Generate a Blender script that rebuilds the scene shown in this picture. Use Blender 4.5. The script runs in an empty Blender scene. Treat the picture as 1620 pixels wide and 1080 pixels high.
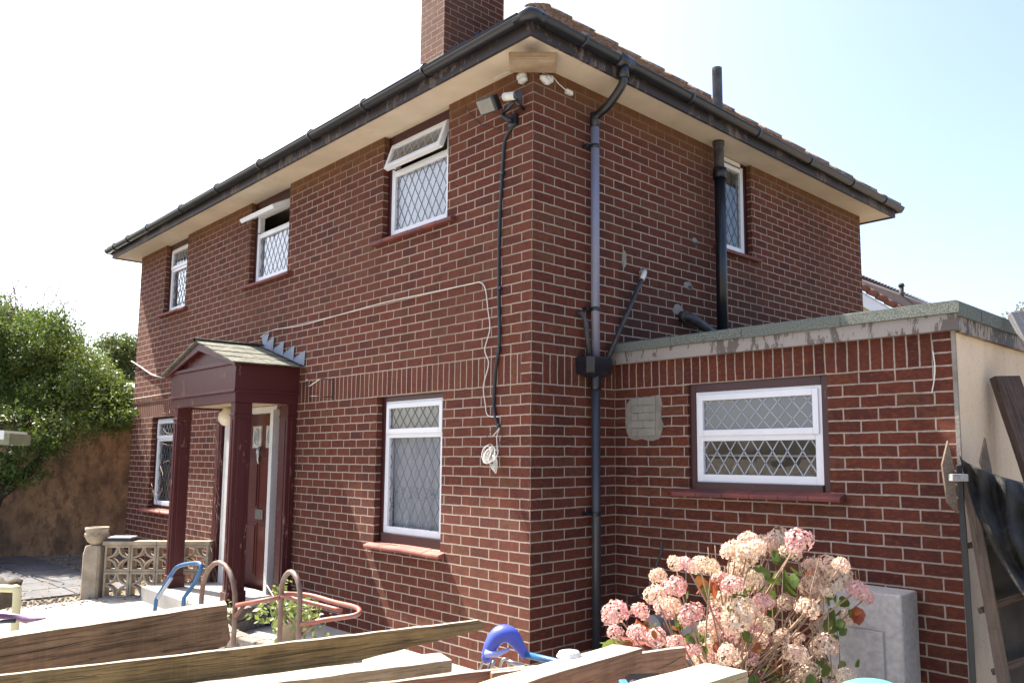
import bpy, math, random
import numpy as np
from mathutils import Vector, Matrix
R = math.radians
S = bpy.context.scene
C = S.collection
random.seed(7)

# ------------------------------------------------------------------ camera
cam = bpy.data.cameras.new('camera'); camo = bpy.data.objects.new('camera', cam); C.objects.link(camo)
CAM = Vector((4.2271, -3.8514, 1.5959))
YAW, PITCH = 0.7706, 0.1103
FWD = Vector((-math.sin(YAW)*math.cos(PITCH), math.cos(YAW)*math.cos(PITCH), math.sin(PITCH)))
RGT = Vector((math.cos(YAW), math.sin(YAW), 0)); UPV = RGT.cross(FWD)
camo.matrix_world = Matrix(((RGT.x, UPV.x, -FWD.x, CAM.x), (RGT.y, UPV.y, -FWD.y, CAM.y), (RGT.z, UPV.z, -FWD.z, CAM.z), (0, 0, 0, 1)))
FPX, PX0, PY0 = 1267.26, 917.69, 577.09
cam.sensor_width = 36; cam.lens = FPX/1620*36
cam.shift_x = -(PX0-810)/1620; cam.shift_y = (PY0-540)/1620
cam.clip_start = .05; cam.clip_end = 1000
S.camera = camo
# ------------------------------------------------------------------ sky, sun, exposure
TOSUN = Vector((-.714, -.127, 1.0)).normalized()
EL = math.asin(TOSUN.z); AZ = math.atan2(TOSUN.x, TOSUN.y)
w = bpy.data.worlds.new('World'); S.world = w; w.use_nodes = True
nt = w.node_tree; bg = nt.nodes['Background']
sky = nt.nodes.new('ShaderNodeTexSky'); sky.sky_type = 'NISHITA'; sky.sun_disc = False
sky.sun_elevation = EL; sky.sun_rotation = AZ; sky.air_density = .75; sky.dust_density = 3.2; sky.ozone_density = .6
nt.links.new(sky.outputs[0], bg.inputs[0]); bg.inputs[1].default_value = .125
sl = bpy.data.lights.new('sun', 'SUN'); sl.energy = 5.0; sl.angle = R(.6); sl.color = (1, .93, .82)
so = bpy.data.objects.new('sun', sl); C.objects.link(so); so.rotation_euler = TOSUN.to_track_quat('Z', 'Y').to_euler()
S.view_settings.view_transform = 'Standard'; S.view_settings.look = 'None'; S.view_settings.gamma = 1
S.view_settings.exposure = 1.78

def ray(px, py): return FWD + RGT*((px-PX0)/FPX) - UPV*((py-PY0)/FPX)
def onx(px, py, v): d = ray(px, py); return CAM + d*((v-CAM.x)/d.x)
def ony(px, py, v): d = ray(px, py); return CAM + d*((v-CAM.y)/d.y)
def onz(px, py, v): d = ray(px, py); return CAM + d*((v-CAM.z)/d.z)
def dep(px, py, D): return CAM + ray(px, py)*D

# ------------------------------------------------------------------ object helpers
def tag(o, label=None, cat=None, group=None, kind=None):
    if label: o['label'] = label
    if cat: o['category'] = cat
    if group: o['group'] = group
    if kind: o['kind'] = kind
    return o
def thing(name, label, cat, loc=(0, 0, 0), group=None, rot=(0, 0, 0)):
    o = bpy.data.objects.new(name, None); C.objects.link(o); o.location = loc; o.rotation_euler = rot
    o.empty_display_size = .1
    return tag(o, label, cat, group)
class MB:
    def __init__(s): s.v = []; s.f = []; s.m = []; s.sm = []
    def face(s, pts, m=0, sm=False):
        n = len(s.v); s.v += [tuple(p) for p in pts]; s.f.append(tuple(range(n, n+len(pts)))); s.m.append(m); s.sm.append(sm)
    def add(s, vs, fs, m=0, sm=False):
        n = len(s.v); s.v += [tuple(p) for p in vs]
        for f in fs: s.f.append(tuple(n+i for i in f)); s.m.append(m); s.sm.append(sm)
    def box(s, x0, x1, y0, y1, z0, z1, m=0, M=None, jit=0):
        x0, x1 = min(x0, x1), max(x0, x1); y0, y1 = min(y0, y1), max(y0, y1); z0, z1 = min(z0, z1), max(z0, z1)
        vs = [Vector((x, y, z)) for z in (z0, z1) for y in (y0, y1) for x in (x0, x1)]
        if jit: vs = [p+Vector((random.uniform(-jit, jit), random.uniform(-jit, jit), random.uniform(-jit, jit))) for p in vs]
        if M: vs = [M @ p for p in vs]
        s.add(vs, [(0, 2, 3, 1), (4, 5, 7, 6), (0, 1, 5, 4), (2, 6, 7, 3), (0, 4, 6, 2), (1, 3, 7, 5)], m)
    def tube(s, pts, r, n=10, m=0, cap=True, flat=1.0):
        pts = [Vector(p) for p in pts]; rs = r if isinstance(r, (list, tuple)) else [r]*len(pts)
        ref = None; base = len(s.v)
        for i, p in enumerate(pts):
            t = (pts[min(i+1, len(pts)-1)]-pts[max(i-1, 0)]).normalized()
            if ref is None:
                ref = Vector((0, 0, 1)) if abs(t.z) < .9 else Vector((1, 0, 0))
            ref = (ref-t*ref.dot(t)).normalized(); b = t.cross(ref)
            for k in range(n):
                a = 2*math.pi*k/n; s.v.append(tuple(p+ref*(math.cos(a)*rs[i])+b*(math.sin(a)*rs[i]*flat)))
        for i in range(len(pts)-1):
            for k in range(n):
                a = base+i*n+k; b2 = base+i*n+(k+1) % n
                s.f.append((a, b2, b2+n, a+n)); s.m.append(m); s.sm.append(True)
        if cap:
            s.f.append(tuple(base+k for k in range(n))[::-1]); s.m.append(m); s.sm.append(False)
            e = base+(len(pts)-1)*n; s.f.append(tuple(e+k for k in range(n))); s.m.append(m); s.sm.append(False)
    def lathe(s, prof, c=(0, 0), n=20, m=0, sm=True):
        base = len(s.v)
        for (r, z) in prof:
            for k in range(n): a = 2*math.pi*k/n; s.v.append((c[0]+r*math.cos(a), c[1]+r*math.sin(a), z))
        for i in range(len(prof)-1):
            for k in range(n):
                a = base+i*n+k; b = base+i*n+(k+1) % n; s.f.append((a, b, b+n, a+n)); s.m.append(m); s.sm.append(sm)
        s.f.append(tuple(base+k for k in range(n))[::-1]); s.m.append(m); s.sm.append(False)
        e = base+(len(prof)-1)*n; s.f.append(tuple(e+k for k in range(n))); s.m.append(m); s.sm.append(False)
    def build(s, name, mats, parent=None, bevel=0, loc=None, label=None):
        me = bpy.data.meshes.new(name); me.from_pydata(s.v, [], s.f)
        if not isinstance(mats, (list, tuple)): mats = [mats]
        for a in mats: me.materials.append(a)
        me.polygons.foreach_set('material_index', s.m); me.polygons.foreach_set('use_smooth', s.sm); me.update()
        o = bpy.data.objects.new(name, me); C.objects.link(o)
        if parent: o.parent = parent
        if loc is not None: o.location = loc
        if bevel:
            b = o.modifiers.new('bevel', 'BEVEL'); b.width = bevel; b.segments = 2; b.limit_method = 'ANGLE'; b.angle_limit = R(50)
        if label: o['label'] = label
        return o
def smooth_path(pts, n=6):
    pts = [Vector(p) for p in pts]; out = []
    P = [pts[0]*2-pts[1]]+pts+[pts[-1]*2-pts[-2]]
    for i in range(1, len(P)-2):
        for k in range(n):
            t = k/n; a, b, c, d = P[i-1], P[i], P[i+1], P[i+2]
            out.append(.5*((2*b)+(c-a)*t+(2*a-5*b+4*c-d)*t*t+(3*b-a-3*c+d)*t*t*t))
    out.append(pts[-1]); return out

# ------------------------------------------------------------------ materials
class NT:
    def __init__(s, name):
        s.m = bpy.data.materials.new(name); s.m.use_nodes = True; s.t = s.m.node_tree; s.b = s.t.nodes['Principled BSDF']
    def n(s, ty, **k):
        o = s.t.nodes.new('ShaderNode'+ty)
        for a, v in k.items():
            if a.startswith('i_'): o.inputs[a[2:].replace('_', ' ')].default_value = v
            else: setattr(o, a, v)
        return o
    def l(s, a, b): s.t.links.new(a, b)
    def math(s, op, a, b=None, c=None, clamp=False):
        o = s.t.nodes.new('ShaderNodeMath'); o.operation = op; o.use_clamp = clamp
        for i, x in enumerate((a, b, c)):
            if x is None: continue
            if isinstance(x, (int, float)): o.inputs[i].default_value = x
            else: s.l(x, o.inputs[i])
        return o.outputs[0]
    def mix(s, f, a, b, blend='MIX'):
        o = s.t.nodes.new('ShaderNodeMix'); o.data_type = 'RGBA'; o.blend_type = blend
        for i, x in ((0, f), (6, a), (7, b)):
            if isinstance(x, (int, float)): o.inputs[i].default_value = x
            elif isinstance(x, (tuple, list)): o.inputs[i].default_value = (*x[:3], 1)
            else: s.l(x, o.inputs[i])
        return o.outputs[2]
    def ramp(s, f, stops, interp='LINEAR'):
        o = s.t.nodes.new('ShaderNodeValToRGB'); e = o.color_ramp; e.interpolation = interp
        while len(e.elements) > 1: e.elements.remove(e.elements[-1])
        for i, (p, c) in enumerate(stops):
            x = e.elements[0] if i == 0 else e.elements.new(p)
            x.position = p; x.color = (c, c, c, 1) if isinstance(c, (int, float)) else (*c, 1)
        s.l(f, o.inputs[0]); return o.outputs[0]
    def noise(s, vec, scale, detail=4, rough=.55, dist=0):
        o = s.n('TexNoise'); o.inputs['Scale'].default_value = scale; o.inputs['Detail'].default_value = detail
        o.inputs['Roughness'].default_value = rough; o.inputs['Distortion'].default_value = dist
        if vec is not None: s.l(vec, o.inputs['Vector'])
        return o.outputs['Fac']
    def scale(s, vec, sc):
        o = s.n('Mapping'); o.inputs['Scale'].default_value = sc; s.l(vec, o.inputs[0]); return o.outputs[0]
    def bump(s, h, strength=.4, dist=.01, prev=None):
        o = s.n('Bump'); o.inputs['Strength'].default_value = strength; o.inputs['Distance'].default_value = dist
        s.l(h, o.inputs['Height'])
        if prev: s.l(prev, o.inputs['Normal'])
        return o.outputs[0]
    def col(s, c): 
        if isinstance(c, (tuple, list)): s.b.inputs['Base Color'].default_value = (*c[:3], 1)
        else: s.l(c, s.b.inputs['Base Color'])
    def rough(s, r):
        if isinstance(r, (int, float)): s.b.inputs['Roughness'].default_value = r
        else: s.l(r, s.b.inputs['Roughness'])
    def nrm(s, n): s.l(n, s.b.inputs['Normal'])
def obj_vec(n): return n.n('TexCoord').outputs['Object']

def simple(name, c, rough=.6, var=.25, nscale=6, bump=.15, bdist=.004, c2=None, metal=0, spec=None, bscale=None, stretch=None):
    n = NT(name); v = obj_vec(n)
    if stretch: v = n.scale(v, stretch)
    f = n.noise(v, nscale, 6, .6)
    c2 = c2 or tuple(x*(1-var) for x in c)
    n.col(n.mix(n.ramp(f, [(.35, 0.), (.65, 1.)]), c, c2)); n.rough(rough); n.b.inputs['Metallic'].default_value = metal
    if spec is not None: n.b.inputs['Specular IOR Level'].default_value = spec
    if bump: n.nrm(n.bump(n.noise(v, bscale or nscale*6, 5, .6), bump, bdist))
    return n.m

def brick_mat(name, top_stain=True, chimney=False):
    n = NT(name); v = obj_vec(n)
    sp = n.n('SeparateXYZ'); n.l(v, sp.inputs[0]); X, Y, Z = sp.outputs
    g = n.n('NewGeometry'); tc = n.n('TexCoord')
    sn = n.n('SeparateXYZ'); n.l(g.outputs['True Normal'], sn.inputs[0])
    isx = n.math('GREATER_THAN', n.math('ABSOLUTE', sn.outputs[0]), .5)
    # along-wall coordinate: y on walls that face x (with the half-bond turn at the corner), x on the others
    ufree = n.math('ADD', n.math('MULTIPLY', n.math('ADD', Y, .1125), isx), n.math('MULTIPLY', X, n.math('SUBTRACT', 1., isx)))
    wob = n.math('MULTIPLY', n.math('SUBTRACT', n.noise(v, 7, 3), .5), .012)
    wob2 = n.math('MULTIPLY', n.math('SUBTRACT', n.noise(n.scale(v, (1.1, 1.2, 1.3)), 8, 3), .5), .010)
    u = n.math('ADD', ufree, wob); z = n.math('ADD', Z, wob2)
    def bt(uu, zz, bw, rh, off):
        cb = n.n('CombineXYZ'); n.l(uu, cb.inputs[0]); n.l(zz, cb.inputs[1])
        b = n.n('TexBrick'); b.offset = off; b.squash = 1; n.l(cb.outputs[0], b.inputs['Vector'])
        b.inputs['Color1'].default_value = (0, 0, 0, 1); b.inputs['Color2'].default_value = (1, 1, 1, 1); b.inputs['Mortar'].default_value = (.5, .5, .5, 1)
        b.inputs['Scale'].default_value = 1; b.inputs['Mortar Size'].default_value = .0095; b.inputs['Mortar Smooth'].default_value = 1.0
        b.inputs['Bias'].default_value = 0; b.inputs['Brick Width'].default_value = bw; b.inputs['Row Height'].default_value = rh
        return b.outputs['Color'], b.outputs['Fac']
    c1, f1 = bt(u, z, .225, .075, .5)
    if not chimney:
        c2, f2 = bt(u, n.math('ADD', z, .15), .075, .225, 0.)       # soldier course 2.1 .. 2.325
        band = n.math('MULTIPLY', n.math('GREATER_THAN', Z, 2.1), n.math('LESS_THAN', Z, 2.325))
        # quoin stack beside each corner stays in stretcher bond
        cd = n.math('ABSOLUTE', n.math('ADD', ufree, n.math('MULTIPLY', isx, -.1125)))
        awayc = n.math('MULTIPLY', n.math('GREATER_THAN', cd, .1125), n.math('LESS_THAN', ufree, 2.475))
        ext = n.math('MULTIPLY', n.math('GREATER_THAN', Y, .5), n.math('SUBTRACT', 1., isx))
        near = n.math('MULTIPLY', n.math('GREATER_THAN', X, 0.), n.math('LESS_THAN', X, 2.475))
        keep = n.math('MAXIMUM', awayc, n.math('MULTIPLY', ext, near))
        # right quoin of the extension
        sel = n.math('MULTIPLY', band, n.math('MULTIPLY', keep, n.math('SUBTRACT', 1., n.math('MULTIPLY', ext, n.math('GREATER_THAN', X, 2.475)))))
        cc = n.mix(sel, c1, c2)
        mo = n.t.nodes.new('ShaderNodeMix'); mo.data_type = 'FLOAT'; n.l(sel, mo.inputs[0]); n.l(f1, mo.inputs[2]); n.l(f2, mo.inputs[3]); ff = mo.outputs[0]
    else: cc, ff = c1, f1
    ff0 = ff
    ff = n.ramp(n.math('ADD', ff, n.math('MULTIPLY', n.math('SUBTRACT', n.noise(v, 38, 4, .65), .5), .85)), [(.34, 0.), (.62, 1.)])
    base = n.ramp(cc, [(0, (.105, .038, .028)), (.1, (.15, .048, .032)), (.3, (.205, .060, .036)), (.5, (.255, .077, .040)), (.7, (.20, .064, .038)), (.86, (.28, .098, .050)), (.95, (.23, .12, .065)), (1, (.18, .08, .05))])
    grain = n.noise(n.scale(v, (9, 9, 95)), 3, 5, .7)
    speck = n.noise(v, 90, 4, .7)
    h1 = n.noise(n.scale(v, (1, 1, 1.8)), 17, 5, .72); h2 = n.noise(n.scale(v, (1.1, 1.1, 2.2)), 26, 5, .72); h3 = n.noise(v, 9, 4, .7)
    base = n.mix(n.math('MULTIPLY', n.ramp(h1, [(.44, 0.), (.62, 1.)]), .75), base, (.15, .055, .046))
    base = n.mix(n.math('MULTIPLY', n.ramp(h2, [(.50, 0.), (.66, 1.)]), .7), base, (.38, .115, .045))
    base = n.mix(n.math('MULTIPLY', n.ramp(h3, [(.54, 0.), (.68, 1.)]), .55), base, (.085, .036, .033))
    base = n.mix(n.math('MULTIPLY', n.ramp(grain, [(.38, 0.), (.66, 1.)]), .42), base, (.10, .036, .03))
    rim = n.ramp(ff0, [(.02, 0.), (.4, 1.)]); base = n.mix(n.math('MULTIPLY', n.math('MULTIPLY', rim, n.ramp(n.noise(v, 7, 3), [(.4, 0.), (.6, 1.)])), .5), base, (.20, .13, .105))
    base = n.mix(n.math('MULTIPLY', n.ramp(speck, [(.6, 0.), (.75, 1.)]), .3), base, (.42, .26, .18))
    big = n.noise(v, .9, 4, .6)
    base = n.mix(n.math('MULTIPLY', n.ramp(big, [(.4, 0.), (.7, 1.)]), .25), base, n.mix(.5, base, (.14, .05, .04)))
    strk = n.ramp(n.noise(n.scale(v, (2.6, 2.6, .22)), 1.8, 5, .6), [(.5, 0.), (.68, 1.)]); base = n.mix(n.math('MULTIPLY', strk, .38), base, (.075, .035, .027))
    mort = n.mix(n.noise(v, 14, 5, .7), (.62, .51, .42), (.42, .335, .265))
    age = n.ramp(n.math('ADD', n.noise(v, .75, 5, .65), n.math('MULTIPLY', n.math('SUBTRACT', Z, 2.6), .04)), [(.47, 0.), (.66, 1.)]); mort = n.mix(n.math('MULTIPLY', age, .62), mort, (.24, .15, .10)); base = n.mix(n.math('MULTIPLY', age, .35), base, (.17, .085, .05))
    mort = n.mix(n.math('MULTIPLY', n.ramp(n.noise(v, 2.3, 4), [(.5, 0.), (.75, 1.)]), .4), mort, (.26, .19, .15))
    if top_stain:
        t = n.math('MULTIPLY', n.math('SUBTRACT', Z, 4.18), 4.2, clamp=True)
        t = n.math('MULTIPLY', t, n.ramp(n.noise(n.scale(v, (3, 3, .6)), 2.2, 4), [(.25, .25), (.6, 1.)]))
        top = n.math('MULTIPLY', n.math('GREATER_THAN', Z, 4.40), n.ramp(n.noise(n.scale(v, (9, 9, .3)), 1.5, 3), [(.3, .55), (.6, 1.)])); t = n.math('MAXIMUM', n.math('MULTIPLY', t, .7), top)
        base = n.mix(n.math('MULTIPLY', t, .85), base, (.26, .145, .07)); mort = n.mix(n.math('MULTIPLY', t, .8), mort, (.20, .115, .065))
        # soot on the gable above the extension
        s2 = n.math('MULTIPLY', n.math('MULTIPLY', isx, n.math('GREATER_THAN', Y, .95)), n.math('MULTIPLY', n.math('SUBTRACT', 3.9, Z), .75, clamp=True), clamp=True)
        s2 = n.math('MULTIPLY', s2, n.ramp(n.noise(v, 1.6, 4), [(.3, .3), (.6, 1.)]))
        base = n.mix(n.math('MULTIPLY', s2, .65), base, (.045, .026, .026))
    if chimney:
        base = n.mix(n.math('MULTIPLY', n.ramp(n.noise(v, 1.7, 4), [(.4, 0.), (.6, 1.)]), .4), base, (.26, .17, .12)); base = n.mix(n.math('MULTIPLY', n.ramp(n.noise(v, 1.1, 4), [(.4, .3), (.6, .85)]), .5), base, (.06, .035, .03))
    base = n.mix(1., base, (.82, .72, .68), 'MULTIPLY')
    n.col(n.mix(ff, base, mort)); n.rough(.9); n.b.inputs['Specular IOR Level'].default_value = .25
    hb = n.math('SUBTRACT', 1., ff)
    b1 = n.bump(hb, .8, .008)
    b2 = n.bump(n.math('ADD', grain, n.math('MULTIPLY', speck, .6)), 1.0, .016, b1)
    n.nrm(b2); return n.m

def wood_mat(name, c, c2, axis_stretch=(1, 12, 12), rough=.85, crack=.6, sc=6, bump=.5, lit_top_tint=False):
    n = NT(name); v = obj_vec(n); vs = n.scale(v, axis_stretch)
    f = n.noise(vs, sc, 6, .62, .6); f2 = n.noise(v, 5, 5, .6)
    c_ = n.mix(n.ramp(f, [(.3, 0.), (.7, 1.)]), c, c2)
    c_ = n.mix(n.math('MULTIPLY', n.ramp(f2, [(.5, 0.), (.72, 1.)]), .5), c_, tuple(x*.45 for x in c2))
    cr = n.ramp(n.noise(n.scale(vs, (.25, 1, 1)), sc*.55, 3, .5, 1.0), [(.47, 0.), (.497, 1.), (.503, 1.), (.53, 0.)])
    c_ = n.mix(n.math('MULTIPLY', cr, crack), c_, (.02, .013, .01))
    kn = n.n('TexVoronoi'); kn.inputs['Scale'].default_value = 2.2; n.l(n.scale(v, (1, 2.6, 2.6)), kn.inputs['Vector'])
    c_ = n.mix(n.ramp(kn.outputs['Distance'], [(.0, .8), (.055, .7), (.08, 0.)]), c_, (.06, .03, .018))
    fg = n.noise(n.scale(v, (4, 60, 60)), 6, 4, .7); c_ = n.mix(n.math('MULTIPLY', n.ramp(fg, [(.45, 0.), (.65, 1.)]), .3), c_, tuple(x*.45 for x in c2))
    saw = n.noise(n.scale(v, (26, 1, 1)), 3, 3, .6); c_ = n.mix(n.math('MULTIPLY', n.ramp(saw, [(.5, 0.), (.7, 1.)]), .07), c_, tuple(min(1, x*1.7) for x in c))
    vh = n.n('TexVoronoi'); vh.inputs['Scale'].default_value = 6; n.l(v, vh.inputs['Vector']); c_ = n.mix(n.ramp(vh.outputs['Distance'], [(.018, .9), (.03, 0.)]), c_, (.03, .02, .016))
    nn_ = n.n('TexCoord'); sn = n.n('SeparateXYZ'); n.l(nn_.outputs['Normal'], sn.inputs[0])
    if lit_top_tint: c_ = n.mix(n.math('MULTIPLY', n.math('GREATER_THAN', sn.outputs[2], .7), .9), c_, n.mix(f, (.50, .44, .35), (.34, .29, .22)))  # upward faces coloured pale to imitate sunlight on the timber tops
    n.col(c_); n.rough(rough); n.b.inputs['Specular IOR Level'].default_value = .25
    n.nrm(n.bump(n.math('SUBTRACT', f, n.math('MULTIPLY', cr, .8)), bump, .006)); return n.m

def glass_mat(name, tint=(.8, .85, .85), refl=1.0, frost=False):
    n = NT(name); t = n.t; n.t.nodes.remove(n.b)
    out = [x for x in t.nodes if x.type == 'OUTPUT_MATERIAL'][0]
    tr = n.n('BsdfTransparent'); tr.inputs[0].default_value = (*tint, 1)
    gl = n.n('BsdfGlossy'); gl.inputs['Roughness'].default_value = .02 if not frost else .25; wb = n.bump(n.noise(obj_vec(n), 3.5, 2), .12, .02); n.l(wb, gl.inputs['Normal'])
    fr = n.n('Fresnel'); fr.inputs[0].default_value = 1.52
    mx = n.n('MixShader'); n.l(n.math('MULTIPLY', fr.outputs[0], 2.4*refl, clamp=True), mx.inputs[0])
    src = tr
    if frost:
        df = n.n('BsdfTranslucent'); df.inputs[0].default_value = (.5, .52, .5, 1); d2 = n.n('BsdfDiffuse'); d2.inputs[0].default_value = (.26, .29, .29, 1)
        m2 = n.n('MixShader'); m2.inputs[0].default_value = .6; n.l(df.outputs[0], m2.inputs[1]); n.l(d2.outputs[0], m2.inputs[2])
        m3 = n.n('MixShader'); m3.inputs[0].default_value = .7; n.l(tr.outputs[0], m3.inputs[1]); n.l(m2.outputs[0], m3.inputs[2]); src = m3
    n.l(src.outputs[0], mx.inputs[1]); n.l(gl.outputs[0], mx.inputs[2]); n.l(mx.outputs[0], out.inputs[0])
    return n.m

def curtain_mat(name, c, lace=False):
    n = NT(name); v = obj_vec(n); n.col(c); n.rough(.9)
    out = [x for x in n.t.nodes if x.type == 'OUTPUT_MATERIAL'][0]
    tl = n.n('BsdfTranslucent'); tl.inputs[0].default_value = (*c, 1)
    mx = n.n('MixShader'); mx.inputs[0].default_value = .15; n.l(n.b.outputs[0], mx.inputs[1]); n.l(tl.outputs[0], mx.inputs[2])
    tr = n.n('BsdfTransparent'); m2 = n.n('MixShader')
    sp = n.n('SeparateXYZ'); n.l(v, sp.inputs[0])
    a = .05
    if lace:
        vo = n.n('TexVoronoi'); vo.inputs['Scale'].default_value = 42; n.l(v, vo.inputs['Vector'])
        hole = n.ramp(vo.outputs['Distance'], [(.3, 1.), (.5, 0.)])
        z = sp.outputs[2]
        band = n.math('MAXIMUM', n.math('LESS_THAN', z, 1.0), n.math('MULTIPLY', n.math('GREATER_THAN', z, 1.2), n.math('LESS_THAN', z, 1.31)))
        aa = n.math('ADD', n.math('MULTIPLY', n.math('MULTIPLY', band, hole), .35), .04, clamp=True); n.l(aa, m2.inputs[0])
    else: m2.inputs[0].default_value = a
    n.l(mx.outputs[0], m2.inputs[1]); n.l(tr.outputs[0], m2.inputs[2]); n.l(m2.outputs[0], out.inputs[0])
    return n.m

BRICK = brick_mat('red_brick'); BRICKC = brick_mat('chimney_brick', False, True)
def paint_mat(name, c, under, amount=.12, rough=.45, worn=.45):
    n = NT(name); v = obj_vec(n)
    f = n.noise(n.scale(v, (1, 1, .35)), 24, 7, .72); lo = n.noise(v, 2.5, 3)
    k = n.ramp(n.math('ADD', f, n.math('MULTIPLY', n.math('SUBTRACT', lo, .5), worn)), [(.66-amount, 0.), (.69-amount, 1.)])
    cc = n.mix(n.math('MULTIPLY', n.noise(v, 5, 5), .55), c, tuple(x*.55 for x in c))
    n.col(n.mix(n.math('MULTIPLY', k, .8), cc, under)); n.rough(n.ramp(k, [(0, rough), (1, .85)]))
    n.nrm(n.bump(n.math('ADD', k, n.math('MULTIPLY', n.noise(v, 60, 4), .4)), .3, .003)); return n.m
MAROON = paint_mat('maroon_paint', (.048, .008, .010), (.18, .09, .075), -.02, .35)
MAROONOLD = paint_mat('worn_maroon_paint', (.075, .011, .012), (.27, .16, .12), .035, .42)
WFRAME = simple('white_window_plastic', (.72, .73, .75), .3, .06, 4, .02)
WPAINT = paint_mat('white_paint', (.66, .66, .64), (.35, .28, .2), -.02, .5)
CREAM = simple('cream_soffit_paint', (.52, .43, .31), .7, .22, 2.2, .1, c2=(.42, .33, .22))
FASCIA = paint_mat('flaking_black_fascia', (.035, .028, .03), (.17, .13, .115), .10, .6, .7)
FASCIAW = paint_mat('flaking_white_fascia', (.30, .265, .235), (.075, .06, .05), .12, .6, .8)
BLACKP = simple('black_plastic', (.014, .016, .022), .32, .4, 7, .08, spec=.6)
PIPE = simple('grey_plastic_pipe', (.17, .19, .27), .45, .25, 5, .05, c2=(.21, .21, .26))
IRON = simple('old_black_iron_paint', (.02, .02, .025), .5, .5, 12, .3, c2=(.06, .055, .05))
IRONW = simple('weathered_grey_iron', (.09, .085, .08), .85, .6, 9, .5, c2=(.03, .028, .028))
SILL = simple('red_clay_sill_tile', (.20, .05, .035), .7, .5, 5, .3, c2=(.10, .03, .03))
SILLL = simple('painted_sill_tile', (.33, .12, .08), .7, .4, 5, .3, c2=(.2, .06, .05))
LEADG = simple('grey_lead_strip', (.13, .14, .18), .55, .2, 8, 0); LEADC = simple('lead_strip', (.36, .38, .42), .55, .2, 8, 0); LEADD = simple('dark_lead_strip', (.12, .14, .16), .5, .2, 8, 0)
FLASHD = simple('dark_lead', (.06, .08, .12), .6, .4, 6, .3); FLASH = simple('lead_flashing', (.22, .26, .33), .5, .3, 4, .2)
GLASS = glass_mat('window_glass', (.97, .98, .98)); GLASSD = glass_mat('window_glass_dim', (.5, .55, .55)); FROST = glass_mat('frosted_glass', frost=True)
NET = curtain_mat('net_curtain', (.88, .90, .93)); LACE = curtain_mat('lace_curtain', (.88, .89, .92), True)
DCURT = simple('brown_curtain', (.20, .17, .15), .9, .4, 3, 0)
CONC = simple('weathered_concrete', (.42, .35, .255), .9, .35, 7, .5, .006, c2=(.26, .21, .15))
PATIO = simple('pale_paving_concrete', (.36, .345, .32), .9, .25, 2.5, .35, .004, c2=(.26, .245, .22))
CEM = simple('grey_cement', (.27, .24, .2), .95, .4, 9, .6, .008, c2=(.17, .15, .125))
VENTB = simple('grey_vent_block', (.27, .255, .21), .9, .2, 9, .4)
WHITEC = simple('white_cable_plastic', (.70, .68, .62), .5, .15, 9, 0)
BLACKC = simple('black_cable', (.02, .022, .028), .5, .3, 9, 0)
CHROME = simple('tarnished_metal', (.45, .45, .44), .3, .3, 20, .1, metal=.9)
def render_mat():
    n = NT('pebbledash_render'); v = obj_vec(n); f = n.noise(v, 2.2, 5)
    c = n.mix(n.ramp(f, [(.3, 0.), (.7, 1.)]), (.74, .58, .41), (.64, .49, .34))
    sp = n.noise(v, 55, 4, .7); c = n.mix(n.math('MULTIPLY', n.ramp(sp, [(.56, 0.), (.68, 1.)]), .5), c, (.36, .25, .17))
    c = n.mix(n.math('MULTIPLY', n.ramp(n.noise(n.scale(v, (1, 2.4, .4)), 2.2, 5, .65), [(.5, 0.), (.7, 1.)]), .35), c, (.40, .28, .19))
    n.col(c); n.rough(.95); n.nrm(n.bump(n.noise(v, 70, 5, .7), .7, .008)); return n.m
REND = render_mat()
def felt_mat():
    n = NT('mineral_felt'); v = obj_vec(n); sp = n.noise(v, 120, 3, .7); f = n.noise(v, 1.5, 5)
    c = n.mix(n.ramp(sp, [(.42, 0.), (.6, 1.)]), (.05, .075, .065), (.20, .22, .19)); c = n.mix(n.math('MULTIPLY', f, .4), c, (.16, .15, .12))
    n.col(c); n.rough(.95); n.nrm(n.bump(sp, .9, .008)); return n.m
FELT = felt_mat()
def tile_mat(name, a, b, lichen=.5):
    n = NT(name); v = obj_vec(n)
    vo = n.n('TexVoronoi'); vo.inputs['Scale'].default_value = 7; n.l(v, vo.inputs['Vector'])
    hs = n.n('SeparateColor'); n.l(vo.outputs['Color'], hs.inputs[0])
    c = n.mix(hs.outputs[0], a, b); li = n.noise(v, 16, 6, .7)
    c = n.mix(n.math('MULTIPLY', n.ramp(li, [(.5, 0.), (.62, 1.)]), lichen), c, (.38, .34, .24))
    c = n.mix(n.math('MULTIPLY', n.ramp(n.noise(v, 42, 4), [(.5, 0.), (.6, 1.)]), .6), c, (.035, .028, .022))
    n.col(c); n.rough(.95); n.nrm(n.bump(li, .6, .012)); return n.m
TILE = tile_mat('weathered_clay_tile', (.34, .21, .15), (.17, .11, .085), .75)
TILER = tile_mat('red_concrete_tile', (.42, .24, .18), (.34, .18, .13), .12)
SHING = tile_mat('mossy_felt_shingle', (.13, .135, .105), (.085, .09, .072), .35)

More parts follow.
